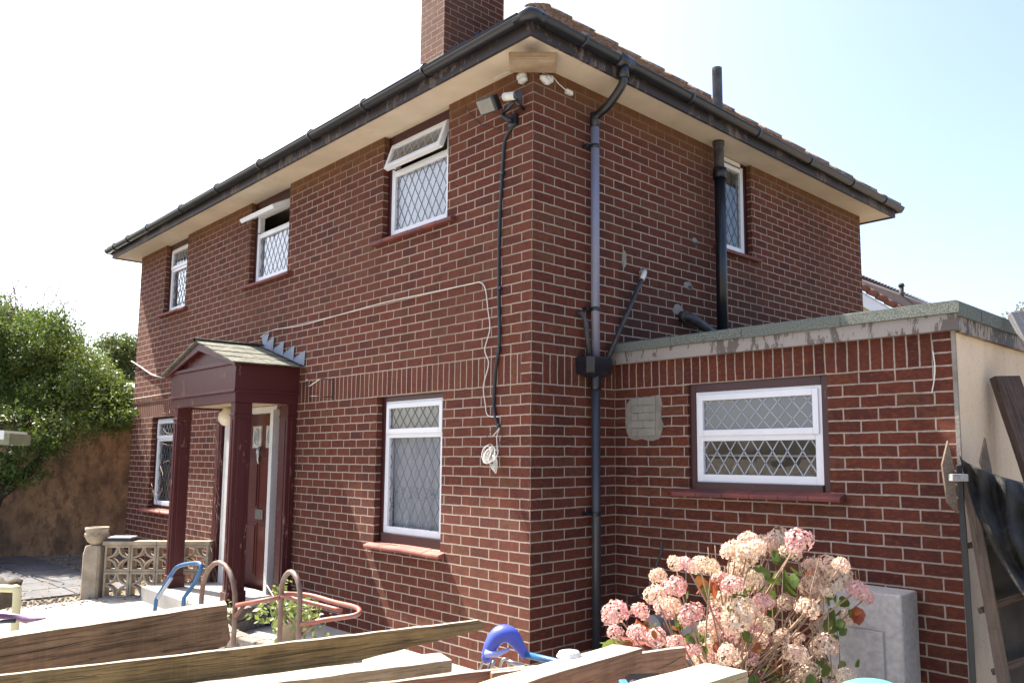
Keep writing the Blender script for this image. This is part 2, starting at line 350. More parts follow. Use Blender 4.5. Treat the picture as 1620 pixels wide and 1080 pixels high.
# ------------------------------------------------------------------ ground
def ground_mat():
    n = NT('dirt_ground'); v = obj_vec(n); f = n.noise(v, 1.2, 6); g = n.noise(v, 22, 5, .7)
    c = n.mix(f, (.16, .13, .09), (.24, .21, .16)); c = n.mix(n.math('MULTIPLY', n.ramp(g, [(.45, 0.), (.6, 1.)]), .6), c, (.07, .055, .04))
    n.col(c); n.rough(1.); n.nrm(n.bump(g, .8, .03)); return n.m
m = MB(); m.face([(-150, -150, 0), (150, -150, 0), (150, 150, 0), (-150, 150, 0)]); tag(m.build('ground', ground_mat()), kind='structure')
m = MB(); m.box(-5.9, 6, -6, .9, -.02, .012); m.box(-5.35, -3.3, -1.0, 0, .0125, .02); tag(m.build('patio', PATIO), kind='structure')
SLAB = simple('grey_slab', (.12, .12, .125), .9, .3, 3, .4, c2=(.075, .075, .08))
m = MB()
for i in range(9):
    for j in range(2):
        d = Vector((-.717, -.697)).normalized(); q = Vector((.697, -.717)).normalized()
        c0 = Vector((-6.35, -1.75))+d*0+Vector((-.62*i, -.03*i))+q*0+Vector((0, .62*j))
        m.box(c0.x-.6, c0.x, c0.y, c0.y+.6, .0, .022+.003*random.random())
tag(m.build('path', SLAB, bevel=.004), kind='structure')
GRAV = simple('gravel_stone', (.30, .26, .2), .9, .5, 3, 0, c2=(.14, .12, .10))
m = MB(); rr = random.Random(3)
for i in range(9000):
    x = rr.uniform(-10.7, -5.6); y = rr.uniform(-3.4, 1.6)
    if x > -6.3 and y > -.7: continue
    s = rr.uniform(.008, .022); a = rr.random()*6.28
    pts = [Vector((math.cos(a+k*2.09)*s, math.sin(a+k*2.09)*s, 0)) for k in range(3)]
    h = s*rr.uniform(.7, 1.1); b = Vector((x, y, .004+(.022 if -8.5 < y < -.5 and y > -1.8 and rr.random() < .0 else 0)))
    top = b+Vector((0, 0, h))
    m.add([b+p for p in pts]+[top+p*.5 for p in pts], [(3, 4, 5), (0, 1, 4, 3), (1, 2, 5, 4), (2, 0, 3, 5)])
tag(m.build('gravel', GRAV), 'pale loose gravel and soil along the foot of the brown garden wall', 'gravel', kind='stuff')

# ------------------------------------------------------------------ wall sheets with openings
def sheet(mb, O, U, N, width, z0, z1, holes, rev=.11, mat=0):
    """rectangle from O along U, outward normal N; holes = (u0,u1,za,zb); reveals go inward"""
    O = Vector(O); U = Vector(U); N = Vector(N)
    us = sorted({0, width, *[h[0] for h in holes], *[h[1] for h in holes]}); zs = sorted({z0, z1, *[h[2] for h in holes], *[h[3] for h in holes]})
    P = lambda u, z, d=0: O+U*u+Vector((0, 0, z))+N*d
    flip = U.cross(Vector((0, 0, 1))).dot(N) < 0
    def f(pts):
        mb.face(pts[::-1] if flip else pts, mat)
    for a, b in zip(us, us[1:]):
        for c, d in zip(zs, zs[1:]):
            if any(h[0] <= a and b <= h[1] and h[2] <= c and d <= h[3] for h in holes): continue
            f([P(a, c), P(b, c), P(b, d), P(a, d)])
    for (a, b, c, d) in holes:
        f([P(a, c), P(a, d), P(a, d, -rev), P(a, c, -rev)][::-1]); f([P(b, c), P(b, c, -rev), P(b, d, -rev), P(b, d)][::-1])
        f([P(a, c), P(a, c, -rev), P(b, c, -rev), P(b, c)][::-1])
        if d < z1-.001: f([P(a, d), P(b, d), P(b, d, -rev), P(a, d, -rev)][::-1])
L, Wd, H = 8.63, 5.45, 4.5
house = thing('brick_house', 'two storey red brick house with hipped tile roof and maroon columned porch', 'house', (-L/2, Wd/2, 0))
def part(mb, name, mats, parent=house, **k):
    o = mb.build(name, mats, None, **k)
    if parent is not None:
        o.parent = parent
        # a thing's Empty is unrotated; meshes are built in world space
        if parent.type == 'EMPTY': o.matrix_parent_inverse = Matrix.Translation(-Vector(parent.location))
    return o
m = MB()
fx = lambda x: x+L
sheet(m, (-L, 0, 0), (1, 0, 0), (0, -1, 0), L, -.1, H, [(fx(-7.60), fx(-6.80), 3.53, H), (fx(-4.85), fx(-3.88), 3.53, H), (fx(-2.03), fx(-1.04), 3.53, H),
    (fx(-7.78), fx(-6.80), .86, 2.1), (fx(-5.06), fx(-3.92), .0, 2.1), (fx(-2.03), fx(-1.05), .83, 2.1)])
sheet(m, (0, 0, 0), (0, 1, 0), (1, 0, 0), Wd, -.1, H, [(2.4, 2.985, 3.55, H)])
sheet(m, (-L, Wd, 0), (1, 0, 0), (0, 1, 0), L, -.1, H, []); sheet(m, (-L, 0, 0), (0, 1, 0), (-1, 0, 0), Wd, -.1, H, [])
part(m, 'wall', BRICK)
m = MB(); m.box(-L+.15, -.15, .15, Wd-.15, 2.2, 2.32); part(m, 'upper_floor', CREAM)

# ---- windows
FRM = .055
def leading(mb, P, u0, u1, z0, z1, du, dz, wdt=.0065):
    mslope = dz/du; n = int((u1-u0)/du+(z1-z0)/dz)+3
    for sgn in (1, -1):
        for k in range(-n, n+1):
            # z = zc + sgn*mslope*(u-uc) + k*dz
            uc = (u0+u1)/2; zc = z0; pts = []
            fz = lambda u: zc+sgn*mslope*(u-uc)+(k+.0)*dz
            fu = lambda z: uc+(z-zc-k*dz)/(sgn*mslope)
            for (u, z) in ((u0, fz(u0)), (u1, fz(u1)), (fu(z0), z0), (fu(z1), z1)):
                if u0-1e-6 <= u <= u1+1e-6 and z0-1e-6 <= z <= z1+1e-6: pts.append((u, z))
            if len(pts) < 2: continue
            a, b = min(pts), max(pts)
            if abs(a[0]-b[0])+abs(a[1]-b[1]) < .01: continue
            d = Vector((b[0]-a[0], b[1]-a[1])).normalized(); q = Vector((-d.y, d.x))*wdt/2
            c4 = [(a[0]+q.x, a[1]+q.y), (b[0]+q.x, b[1]+q.y), (b[0]-q.x, b[1]-q.y), (a[0]-q.x, a[1]-q.y)]
            mb.add([P(u, .0035, z) for u, z in c4]+[P(u, .001, z) for u, z in c4], [(0, 1, 2, 3), (3, 2, 6, 7), (0, 4, 5, 1)])
def frame_rect(mb, P, u0, u1, z0, z1, t, d0, d1):
    def bx(a, b, c, d):
        vs = [P(u, dd, z) for z in (c, d) for dd in (d0, d1) for u in (a, b)]
        mb.add(vs, [(0, 2, 3, 1), (4, 5, 7, 6), (0, 1, 5, 4), (2, 6, 7, 3), (0, 4, 6, 2), (1, 3, 7, 5)])
    bx(u0, u0+t, z0, z1); bx(u1-t, u1, z0, z1); bx(u0+t, u1-t, z0, z0+t); bx(u0+t, u1-t, z1-t, z1)
    return bx
def make_window(parent, O, U, N, u0, u1, z0, z1, sub=(.06, .04, .05), tr=.7, open_deg=0, curtain='net', lead=(.105, .17), leadm=None, sill=None, rec=.075, glass_top=None, label=None, leadw=.0065, sillm=None):
    """sub = maroon timber surround (jamb, head, foot); tr = transom height fraction; returns the window part"""
    O = Vector(O); U = Vector(U); N = Vector(N); leadm = leadm or LEADC
    Pb = lambda u, d, z: O+U*u+N*(d-rec)+Vector((0, 0, z))
    sj, sh, sf = sub
    m = MB()
    def bx(mb, a, b, c, d, d0, d1, P=Pb):
        vs = [P(u, dd, z) for z in (c, d) for dd in (d0, d1) for u in (a, b)]
        mb.add(vs, [(0, 2, 3, 1), (4, 5, 7, 6), (0, 1, 5, 4), (2, 6, 7, 3), (0, 4, 6, 2), (1, 3, 7, 5)])
    bx(m, u0, u0+sj, z0, z1, -.05, .02); bx(m, u1-sj, u1, z0, z1, -.05, .02)
    bx(m, u0+sj, u1-sj, z1-sh, z1, -.05, .023); bx(m, u0+sj, u1-sj, z0, z0+sf, -.05, .035)
    win = part(m, 'window', MAROON, parent, bevel=.003, label=label)
    a, b, c, d = u0+sj, u1-sj, z0+sf, z1-sh; t = FRM; zt = c+(d-c)*tr
    m = MB(); f = frame_rect(m, Pb, a, b, c, d, t, -.045, .012); f(a+t, b-t, zt-.025, zt+.03)
    part(m, 'frame', WFRAME, win, bevel=.003)
    # fixed lower pane
    m = MB(); P2 = lambda u, dd, z: Pb(u, dd-.012, z)
    m.face([P2(a+t, 0, c+t), P2(b-t, 0, c+t), P2(b-t, 0, zt-.025), P2(a+t, 0, zt-.025)]); part(m, 'pane', GLASS, win)
    m = MB(); leading(m, P2, a+t, b-t, c+t, zt-.025, lead[0], lead[1], leadw); part(m, 'leading', leadm, win)
    # top light, hinged at its head
    ang = R(open_deg); hz = d-t*.3; ta, tb, tc, td = a+t*.4, b-t*.4, zt+.012, d-t*.4
    def P3(u, dd, z):
        h = hz-z; off = dd+.004
        return Pb(u, off*math.cos(ang)+h*math.sin(ang)+(.012 if open_deg else 0), hz-h*math.cos(ang)+off*math.sin(ang))
    m = MB(); frame_rect(m, P3, ta, tb, tc, td, .042, -.025, .022); sash = part(m, 'opening_sash', WFRAME, win, bevel=.003)
    tt = .042
    m = MB(); m.face([P3(ta+tt, 0, tc+tt), P3(tb-tt, 0, tc+tt), P3(tb-tt, 0, td-tt), P3(ta+tt, 0, td-tt)]); part(m, 'top_pane', glass_top or GLASSD, win)
    m = MB(); leading(m, P3, ta+tt, tb-tt, tc+tt, td-tt, lead[0], lead[1]*.72, leadw); part(m, 'top_leading', LEADC if leadm is LEADD else leadm, win)
    if open_deg:
        m = MB(); m.tube([Pb(a+t+.01, .0, zt+.03), Pb(a+t+.02, .5*(hz-tc)*math.sin(ang)+.03, zt+.035), P3(ta+.05, -.02, tc+.02)], .006, 6); part(m, 'window_stay', IRON, win)
    if curtain:
        m = MB(); nn = 90; zb, zz = (c+.02, d-.0) if curtain != 'half' else (c+.02, zt)
        if curtain == 'low': zz = zt+.03
        rg = random.Random(u0); ph = [rg.uniform(0, 6) for _ in range(4)]
        def dd(u, s): x = (u-a)/(b-a); return -.125+.017*math.sin(x*34+ph[0]+s*.6)+.009*math.sin(x*71+ph[1])+.012*math.sin(x*17+ph[2]-s)
        rows = 6; base = len(m.v)
        for j in range(rows+1):
            zz_ = zb+(zz-zb)*j/rows
            for i in range(nn+1):
                u = a+(b-a)*i/nn; m.v.append(tuple(Pb(u, dd(u, j/rows*1.5)+(.045 if curtain != 'dark' else 0), zz_)))
        for j in range(rows):
            for i in range(nn):
                q = base+j*(nn+1)+i; m.f.append((q, q+1, q+nn+2, q+nn+1)); m.m.append(0); m.sm.append(True)
        part(m, 'curtain', LACE if curtain == 'lace' else DCURT if curtain == 'dark' else NET, win)
    if sill:
        ext, prot, mat = sill; m = MB(); n_ = max(2, int((u1-u0+2*ext)/.2)); W_ = (u1-u0+2*ext)/n_
        for i in range(n_):
            uu = u0-ext+W_*i; j = random.uniform(-.003, .003)
            vs = []
            for (dd_, z_) in ((-.05, z0+.004), (prot, z0-.02), (prot, z0-.047), (-.0, z0-.047)):
                pass
            A = lambda u, dd_, z_: O+U*u+N*dd_+Vector((0, 0, z_+j))
            q0, q1 = uu+.002, uu+W_-.002
            prof = [(.002, z0-.047), (prot, z0-.047), (prot+.004, z0-.03), (prot, z0-.018), (-rec+.034, z0+.006), (-rec+.034, z0-.01), (.002, z0-.01)]
            vs = [A(q0, *p) for p in prof]+[A(q1, *p) for p in prof]; k = len(prof)
            m.add(vs, [tuple(range(k)), tuple(range(2*k-1, k-1, -1))]+[(i_, (i_+1) % k, (i_+1) % k+k, i_+k) for i_ in range(k)])
        part(m, 'sill', mat, win)
    return win
FR = ((0, 0, 0), (1, 0, 0), (0, -1, 0))
make_window(house, *FR, -7.60, -6.80, 3.53, 4.5, (.05, .07, .02), .66, 0, 'dark', leadm=LEADD, sill=(.1, .05, SILL), label='closed upper window furthest from the corner, dark curtain')
make_window(house, *FR, -4.85, -3.88, 3.53, 4.5, (.05, .13, .02), .66, 60, 'low', leadm=LEADD, sill=(.12, .05, SILL), label='upper window above the porch, top light swung wide open')
make_window(house, *FR, -2.03, -1.04, 3.53, 4.5, (.05, .08, .02), .67, 19, 'low', leadm=LEADD, sill=(.12, .05, SILL), label='upper window nearest the corner, top light ajar')
make_window(house, *FR, -7.78, -6.80, .86, 2.1, (.05, .03, .05), .76, 0, 'dark', leadm=LEADD, sill=(.15, .06, SILLL), label='ground floor window at the far end, partly behind the porch post')
make_window(house, *FR, -2.03, -1.05, .83, 2.1, (.055, .045, .085), .74, 0, 'lace', leadm=LEADG, sill=(.06, .06, SILLL), lead=(.115, .185), label='ground floor window with white lace curtain')
make_window(house, (0, 0, 0), (0, 1, 0), (1, 0, 0), 2.4, 2.985, 3.55, 4.5, (.05, .04, .02), .98, 0, 'dark', leadm=LEADD, sill=(.1, .05, SILL), label='narrow window on the side wall beside the black soil pipe')

# ---- eaves, roof, gutters
OV = .29
m = MB(); zs = H+.0
for (x0, x1, y0, y1) in ((-L-OV, OV, -OV, .0), (-L-OV, OV, Wd, Wd+OV), (-L-OV, 0-L, 0, Wd), (0, OV, 0, Wd)):
    m.box(x0, x1, y0, y1, zs, zs+.012)
m.box(-L, 0, 0, Wd, zs+.004, zs+.012)
n = NT('soffit_paint'); v = obj_vec(n); d_ = n.n('VectorMath'); d_.operation = 'DISTANCE'; n.l(v, d_.inputs[0]); d_.inputs[1].default_value = (.14, -.15, 4.5)
k_ = n.math('MULTIPLY', n.ramp(n.math('ADD', d_.outputs['Value'], n.math('MULTIPLY', n.math('SUBTRACT', n.noise(v, 7, 4), .5), .12)), [(.02, .8), (.2, 0.)]), 1.)
c_ = n.mix(n.ramp(n.noise(v, 2.2, 5), [(.35, 0.), (.65, 1.)]), (.66, .57, .45), (.56, .475, .37)); c_ = n.mix(n.math('MULTIPLY', n.ramp(n.noise(n.scale(v, (1, 1, 1)), 9, 6, .7), [(.6, 0.), (.7, 1.)]), .25), c_, (.25, .18, .12))
n.col(n.mix(k_, c_, (.05, .04, .035))); n.rough(.75); n.nrm(n.bump(n.noise(v, 12, 4), .15, .004))
part(m, 'soffit', n.m)
m = MB(); t = .025
m.box(-L-OV-t, OV+t, -OV-t, -OV, H-.015, H+.115); m.box(-L-OV-t, OV+t, Wd+OV, Wd+OV+t, H-.015, H+.115)
m.box(OV, OV+t, -OV, Wd+OV, H-.015, H+.115); m.box(-L-OV-t, -L-OV, -OV, Wd+OV, H-.015, H+.115)
part(m, 'fascia', FASCIA)
PIT = R(39.9); TP = math.tan(PIT); e = OV+.06; ze = H+.12
Cx0, Cx1, Cy0, Cy1 = -L-e, e, -e, Wd+e; run = (Cy1-Cy0)/2; zr = ze+run*TP
rx0, rx1, ry = Cx0+run, Cx1-run, (Cy0+Cy1)/2
m = MB()
def slope(A, B, Cc, D, inward):
    """A->B eave, D->Cc top; tiles laid in courses"""
    A, B, Cc, D = map(Vector, (A, B, Cc, D)); n = (B-A).cross(D-A).normalized()
    m.face([A, B, Cc, D] if (Cc-D).length > 1e-4 else [A, B, Cc])
    slen = run/math.cos(PIT); rows = int(slen/.105); rg = random.Random(A.x*3+A.y)
    for r in range(rows):
        t0, t1 = r/rows, min(1, (r+1.25)/rows)
        a0, b0 = A.lerp(D, t0), B.lerp(Cc, t0); a1, b1 = A.lerp(D, t1), B.lerp(Cc, t1)
        ln = (b0-a0).length
        if ln < .2: continue
        d = (b0-a0)/ln; upd = ((a0+b0)*-.5+(a1+b1)*.5); nt_ = max(1, int(ln/.168)); wv = ln/nt_
        for k in range(nt_+ (r % 2)):
            s0 = max(0, (k-.5*(r % 2))*wv+.0025); s1 = min(ln, (k+1-.5*(r % 2))*wv-.0025)
            if s1-s0 < .02: continue
            j = rg.uniform(0, .010); j2 = rg.uniform(0, .010); jz = rg.uniform(-.008, .008)
            p0 = a0+d*s0+upd.normalized()*jz; p1 = a0+d*s1+upd.normalized()*jz; up = upd
            # clip the upper corners at the hip lines
            q0 = p0+up; q1 = p1+up
            c0 = (q0-a1).dot(d); c1 = (q1-a1).dot(d); l1 = (b1-a1).length
            q0 = a1+d*min(max(c0, 0), l1); q1 = a1+d*min(max(c1, 0), l1)
            th_ = .014
            vs = [p0+n*(.014+j), p1+n*(.014+j2), q1+n*.006, q0+n*.006, p0+n*(.0+j-.004), p1+n*(j2-.004)]
            m.add(vs, [(0, 1, 2, 3), (0, 4, 5, 1)], 0)
slope((Cx0, Cy0, ze), (Cx1, Cy0, ze), (rx1, ry, zr), (rx0, ry, zr), 0)
slope((Cx1, Cy0, ze), (Cx1, Cy1, ze), (rx1, ry, zr), (rx1, ry, zr), 0)
m.face([(Cx1, Cy1, ze), (Cx0, Cy1, ze), (rx0, ry, zr), (rx1, ry, zr)]); m.face([(Cx0, Cy1, ze), (Cx0, Cy0, ze), (rx0, ry, zr)])
roof = part(m, 'roof', TILE)
m = MB()
def ridge(a, b, r=.048):
    a, b = Vector(a), Vector(b); n = max(1, int((b-a).length/.32)); rg = random.Random(5)
    for i in range(n):
        p, q = a.lerp(b, i/n), a.lerp(b, (i+1.08)/n); j = rg.uniform(-.008, .008)
        m.tube([p+Vector((0, 0, j)), q+Vector((0, 0, j-.012))], [r*1.06, r*.94], 10)
ridge((Cx1, Cy0, ze+.0), (rx1, ry, zr)); ridge((Cx1, Cy1, ze), (rx1, ry, zr)); ridge((Cx0, Cy0, ze), (rx0, ry, zr)); ridge((rx0, ry, zr), (rx1, ry, zr))
part(m, 'ridge_tiles', TILE, roof)
# chimney on the front slope
m = MB(); cx, cy = -3.13, 1.70; m.box(-3.36, -2.9, 1.27, 2.15, 5.2, 9.2); m.box(-3.41, -2.85, 1.22, 2.20, 9.2, 9.35)
ch = part(m, 'chimney', BRICKC)
m = MB(); m.lathe([(.13, 9.35), (.11, 9.8), (.13, 9.85)], (-3.13, 1.5)); m.lathe([(.13, 9.35), (.11, 9.8), (.13, 9.85)], (-3.13, 1.95)); part(m, 'chimney_pot', SILL, ch)
# stepped lead flashing round the stack
m = MB(); zf = lambda y: ze+(y-Cy0)*TP
for i in range(5):
    y0 = 1.27+i*.16; q_ = random.uniform(-.04, .05); m.face([(-2.895, y0, zf(y0)), (-2.895, y0+.2, zf(y0+.2)), (-2.895, y0+.15+q_*.3, zf(y0)+.29+q_), (-2.895, y0+.05, zf(y0)+.17-q_)])
m.face([(-3.37, 1.262, zf(1.27)-.02), (-2.89, 1.262, zf(1.27)-.02), (-2.89, 1.262, zf(1.27)+.13), (-3.37, 1.262, zf(1.27)+.13)], 1)
part(m, 'chimney_flashing', [FLASHD, CEM], ch)
GR = .050; gz = H+.10; go = OV+.025+GR+.004
m = MB()
def gut(a, b, open_up=True):
    a, b = Vector(a), Vector(b); t = (b-a).normalized(); side = Vector((0, 0, 1)).cross(t); n = 12; base = len(m.v)
    for p in (a, b):
        for rr_ in (GR, GR-.006):
            for k in range(n+1):
                an = math.pi+math.pi*k/n; m.v.append(tuple(p+side*(math.cos(an)*rr_)+Vector((0, 0, math.sin(an)*rr_))))
    N1 = n+1
    for k in range(n):
        m.f.append((base+k, base+k+1, base+2*N1+k+1, base+2*N1+k)); m.m.append(0); m.sm.append(True)
        m.f.append((base+N1+k+1, base+N1+k, base+3*N1+k, base+3*N1+k+1)); m.m.append(0); m.sm.append(True)
    for k in (0, n):
        m.f.append((base+k, base+2*N1+k, base+3*N1+k, base+N1+k)); m.m.append(0); m.sm.append(False)
    # rolled outer lip
    m.tube([a+side*GR, b+side*GR], .007, 6); m.tube([a-side*GR, b-side*GR], .007, 6)
for a, b in (((-L-go+.02, -go, gz), (go-.08, -go, gz)), ((go, -go+.08, gz), (go, Wd+go-.02, gz)), ((-L-go, Wd+go, gz), (-L-go, -go, gz)), ((go, Wd+go, gz), (-L-go, Wd+go, gz))):
    m_keep = m; gut(a, b)
gutter = part(m, 'gutter', BLACKP)
def collar(c, ax, r=GR+.007, w_=.03):
    c = Vector(c); ax = Vector(ax); m = MB()
    m.tube([c-ax*w_/2+Vector((0, 0, -.002)), c+ax*w_/2+Vector((0, 0, -.002))], r, 16); part(m, 'gutter_bracket', BLACKP, gutter)
for x in (-8.6, -8.0, -7.2, -6.0, -4.9, -3.8, -2.7, -1.75, -.85): collar((x, -go, gz), (1, 0, 0))
for y in (.15, 1.45, 2.5, 3.5, 4.45, 5.3): collar((go, y, gz), (0, 1, 0))
# mitred angle at the corner
m = MB(); m.tube([(go-.14, -go, gz-.004), (go-.035, -go, gz-.004), (go-.01, -go+.01, gz-.004), (go, -go+.035, gz-.004), (go, -go+.14, gz-.004)], GR-.001, 14); part(m, 'gutter_angle', BLACKP, gutter)
yo = onx(986, 100, go).y
m = MB(); m.tube([(go, yo-.08, gz), (go, yo+.08, gz)], GR+.008, 14); part(m, 'running_outlet', BLACKP, gutter)
# scraps of old cable clinging to the front gutter
# ---- rainwater pipe
px_, py_ = .07, .6
m = MB(); m.tube(smooth_path([(go, yo, gz-.03), (go, yo, gz-.09), (go, yo, gz-.15), (go-.03, yo+.003, gz-.2), ((go+px_)/2, (yo+py_)/2, 4.30), (px_+.03, py_, 4.25), (px_, py_, 4.22), (px_, py_, 4.15)], 5), .034, 14)
m.tube([(go, yo, gz-.04), (go, yo, gz-.14)], .044, 14); m.tube([(px_, py_, 4.27), (px_, py_, 4.16)], .04, 14)
dp = part(m, 'downpipe', BLACKP)
m = MB(); m.tube([(px_, py_, 4.17), (px_, py_, 2.30)], .034, 16); part(m, 'upper_pipe', PIPE, dp)
DARKPIPE = simple('dark_grey_pipe', (.05, .052, .06), .35, .3, 4, .05)
m = MB(); m.tube([(px_, py_, 2.16), (px_, py_+.01, .05)], .034, 16); part(m, 'lower_pipe', DARKPIPE, dp)
m = MB(); hz = [(2.325, .1, .15), (2.2, .09, .14), (2.17, .045, .055)]
ring = [[(px_-.02+sx*a, py_+sy*b, z) for sx, sy in ((-.6, -1), (.7, -1), (1, -.6), (1, .6), (.7, 1), (-.6, 1))] for z, a, b in hz]
vs = sum(ring, []); fs = [tuple(range(6))[::-1], tuple(range(12, 18))]
for i in range(2):
    for k in range(6): fs.append((i*6+k, i*6+(k+1) % 6, (i+1)*6+(k+1) % 6, (i+1)*6+k))
m.add(vs, fs); m.tube([(px_, py_, 2.2), (px_, py_, 2.08)], .042, 14); part(m, 'hopper_head', BLACKP, dp, bevel=.006)
for z in (4.0, 2.70, 1.15):
    m = MB(); m.tube([(px_, py_, z+.014), (px_, py_, z-.014)], .039, 14); m.box(.0, .05, py_-.075, py_+.075, z-.012, z+.012); part(m, 'pipe_bracket', BLACKP, dp)
# waste pipes running into the hopper
m = MB(); m.tube([(-.01, .47, 2.66), (.05, .475, 2.655), (.06, .5, 2.6), (.07, .535, 2.31)], .02, 10); part(m, 'waste_pipe', IRON)
m = MB(); m.tube([(.07, 1.17, 3.04), (.075, .72, 2.31)], .018, 10); wp = part(m, 'waste_pipe', IRON)
m = MB(); m.tube([(-.01, 1.23, 3.10), (.05, 1.225, 3.1), (.07, 1.19, 3.07), (.072, 1.16, 3.02)], .022, 10); part(m, 'white_elbow', WHITEC, wp)
m = MB(); m.tube(smooth_path([(-.01, 1.79, 2.80), (.07, 1.8, 2.79), (.11, 1.86, 2.755), (.12, 2.13, 2.66)], 4), .043, 14); m.tube([(.0, 1.79, 2.80), (.06, 1.795, 2.79)], .052, 14); part(m, 'waste_pipe', IRON)
# soil stack
sy = 2.25; m = MB(); m.tube([(.12, sy, 2.4), (.12, sy+.0, 4.22)], .052, 18); m.tube([(.12, sy, 4.14), (.12, sy, 4.24)], .066, 18); m.tube([(.12, sy, 2.46), (.12, sy, 2.56)], .064, 18)
ss = part(m, 'soil_pipe', simple('glossy_black_pipe', (.012, .014, .02), .3, .4, 8, .05))
m = MB(); m.tube([(.12, sy-.005, 4.2), (.12, sy-.01, 5.22)], .047, 18); m.tube([(.12, sy-.01, 4.46), (.12, sy-.01, 4.5)], .056, 18); part(m, 'vent_pipe', IRONW, ss)
# soffit box and smoke stain at the corner
m = MB(); M_ = Matrix.Translation((.05, -.05, 4.475)) @ Matrix.Rotation(R(45), 4, 'Z')
m.box(-.17, .17, -.09, .09, -.045, .024, 0, M_); m.box(-.11, .11, -.096, -.09, -.022, -.010, 0, M_)
vb = part(m, 'soffit_box', simple('stained_board', (.40, .31, .21), .8, .4, 6, .3, c2=(.28, .19, .12)), bevel=.003)
for sx in (-1, 1):
    m = MB()
    for k in range(7):
        a_ = random.uniform(-.05, .05); c_ = Vector((.0, -.025-.0, 4.40)) if sx < 0 else Vector((.025, .0, 4.40))
        p = c_+(Vector((-.1+a_, 0, 0)) if sx < 0 else Vector((0, .1+a_, 0)))+Vector((0, 0, random.uniform(-.02, .03)))
        m.lathe([(.001, p.z-.025), (.03, p.z-.012), (.03, p.z+.012), (.001, p.z+.025)], (p.x, p.y), 7)
    part(m, 'mortar_lump', WPAINT, vb)
# holes and cement patches on the side wall
for (y, z, a, b, dk) in ((2.02, 3.50, .035, .02, 1), (1.92, 3.08, .03, .02, 1), (1.02, 3.19, .03, .08, 0), (1.9, 3.09, .07, .035, 0), (2.0, 3.53, .05, .03, 0), (1.74, 2.86, .08, .05, 0)):
    pts = []; n = 11; m = MB()
    for k in range(n): an = 6.283*k/n; rr_ = random.uniform(.75, 1.2); pts.append((.0025+.0025*dk, y+math.cos(an)*a*rr_, z+math.sin(an)*b*rr_))
    m.face(pts, 0); part(m, 'wall_hole' if dk else 'wall_patch', BLACKC if dk else CEM)

# ---- door and porch (part of the house)
DOOR = simple('varnished_maroon_door', (.10, .02, .014), .28, .45, 3, .1, c2=(.06, .011, .01), stretch=(1, 1, .25))
m = MB(); m.box(-4.90, -3.99, .07, .11, .15, 2.03)
for (a, b, c, d) in ((-4.82, -4.49, .28, .85), (-4.40, -4.07, .28, .85), (-4.82, -4.49, 1.0, 1.58), (-4.40, -4.07, 1.0, 1.58)):
    m.box(a, b, .06, .07, c, d); m.box(a+.03, b-.03, .048, .06, c+.03, d-.03)
door = part(m, 'door', DOOR, bevel=.004)
DG = simple('patterned_door_glass', (.55, .53, .47), .25, .35, 14, .3)
for a in (-4.66, -4.33): m = MB(); m.box(a, a+.2, .052, .068, 1.66, 1.9); part(m, 'door_glass', DG, door)
for a in (-4.66, -4.33): m = MB(); m.tube([(a+.1+.055*math.cos(k*.524), .047, 1.78+.085*math.sin(k*.524)) for k in range(13)], .006, 6, cap=False); m.tube([(a+.1+.025*math.cos(k*.524), .047, 1.78+.04*math.sin(k*.524)) for k in range(13)], .006, 6, cap=False); part(m, 'glass_ornament', LEADC, door)
m = MB(); m.tube([(-4.445, .04, 1.67), (-4.445, .025, 1.62), (-4.445, .02, 1.55), (-4.445, .035, 1.49)], [.02, .026, .014, .018], 8); m.tube([(-4.475+.03+.03*math.cos(k*.6), .02, 1.6+.045*math.sin(k*.6)) for k in range(11)], .006, 6); part(m, 'door_knocker', CHROME, door)
m = MB(); m.box(-4.52, -4.35, .05, .07, .89, .99); m.box(-4.49, -4.38, .043, .05, .92, .96); part(m, 'letterbox', CHROME, door, bevel=.003)
m = MB(); m.box(-3.985, -3.915, -.07, .11, .14, 2.06); m.box(-5.06, -4.86, -.1, .11, .14, 2.1); m.box(-4.905, -3.99, .0, .11, 2.035, 2.1); part(m, 'door_frame', WPAINT, door)
m = MB(); m.box(-5.05, -3.93, .15, .18, .0, .16); part(m, 'door_backing', DOOR, door)
py0 = -.64; zt0, zt1 = 2.09, 2.46; xl, xr = -5.2, -3.52
m = MB()
for (a, b) in ((zt0, zt0+.11), (zt0+.11, zt1)):
    o_ = 0 if a == zt0 else .012
    m.box(xl-o_, xr+o_, py0-o_, py0+.05, a, b); m.box(xl-o_, xl+.05, py0+.05, 0, a, b); m.box(xr-.05, xr+o_, py0+.05, 0, a, b)
m.box(xl-.03, xr+.03, py0-.03, py0+.02, zt1, zt1+.035); m.box(xr-.02, xr+.03, py0+.02, 0, zt1, zt1+.035); m.box(xl-.03, xl+.02, py0+.02, 0, zt1, zt1+.035)
m.box(xl-.022, xr+.022, py0-.022, py0+.0, zt0+.10, zt0+.125); m.box(xr, xr+.022, py0, 0, zt0+.10, zt0+.125)
xm = (xl+xr)/2; zrp = 2.725
m.add([(xl+.02, py0+.01, zt1+.035), (xr-.02, py0+.01, zt1+.035), (xm, py0+.01, zrp-.02), (xl+.02, py0+.06, zt1+.035), (xr-.02, py0+.06, zt1+.035), (xm, py0+.06, zrp-.02)], [(0, 1, 2), (5, 4, 3), (0, 2, 5, 3), (1, 4, 5, 2)])
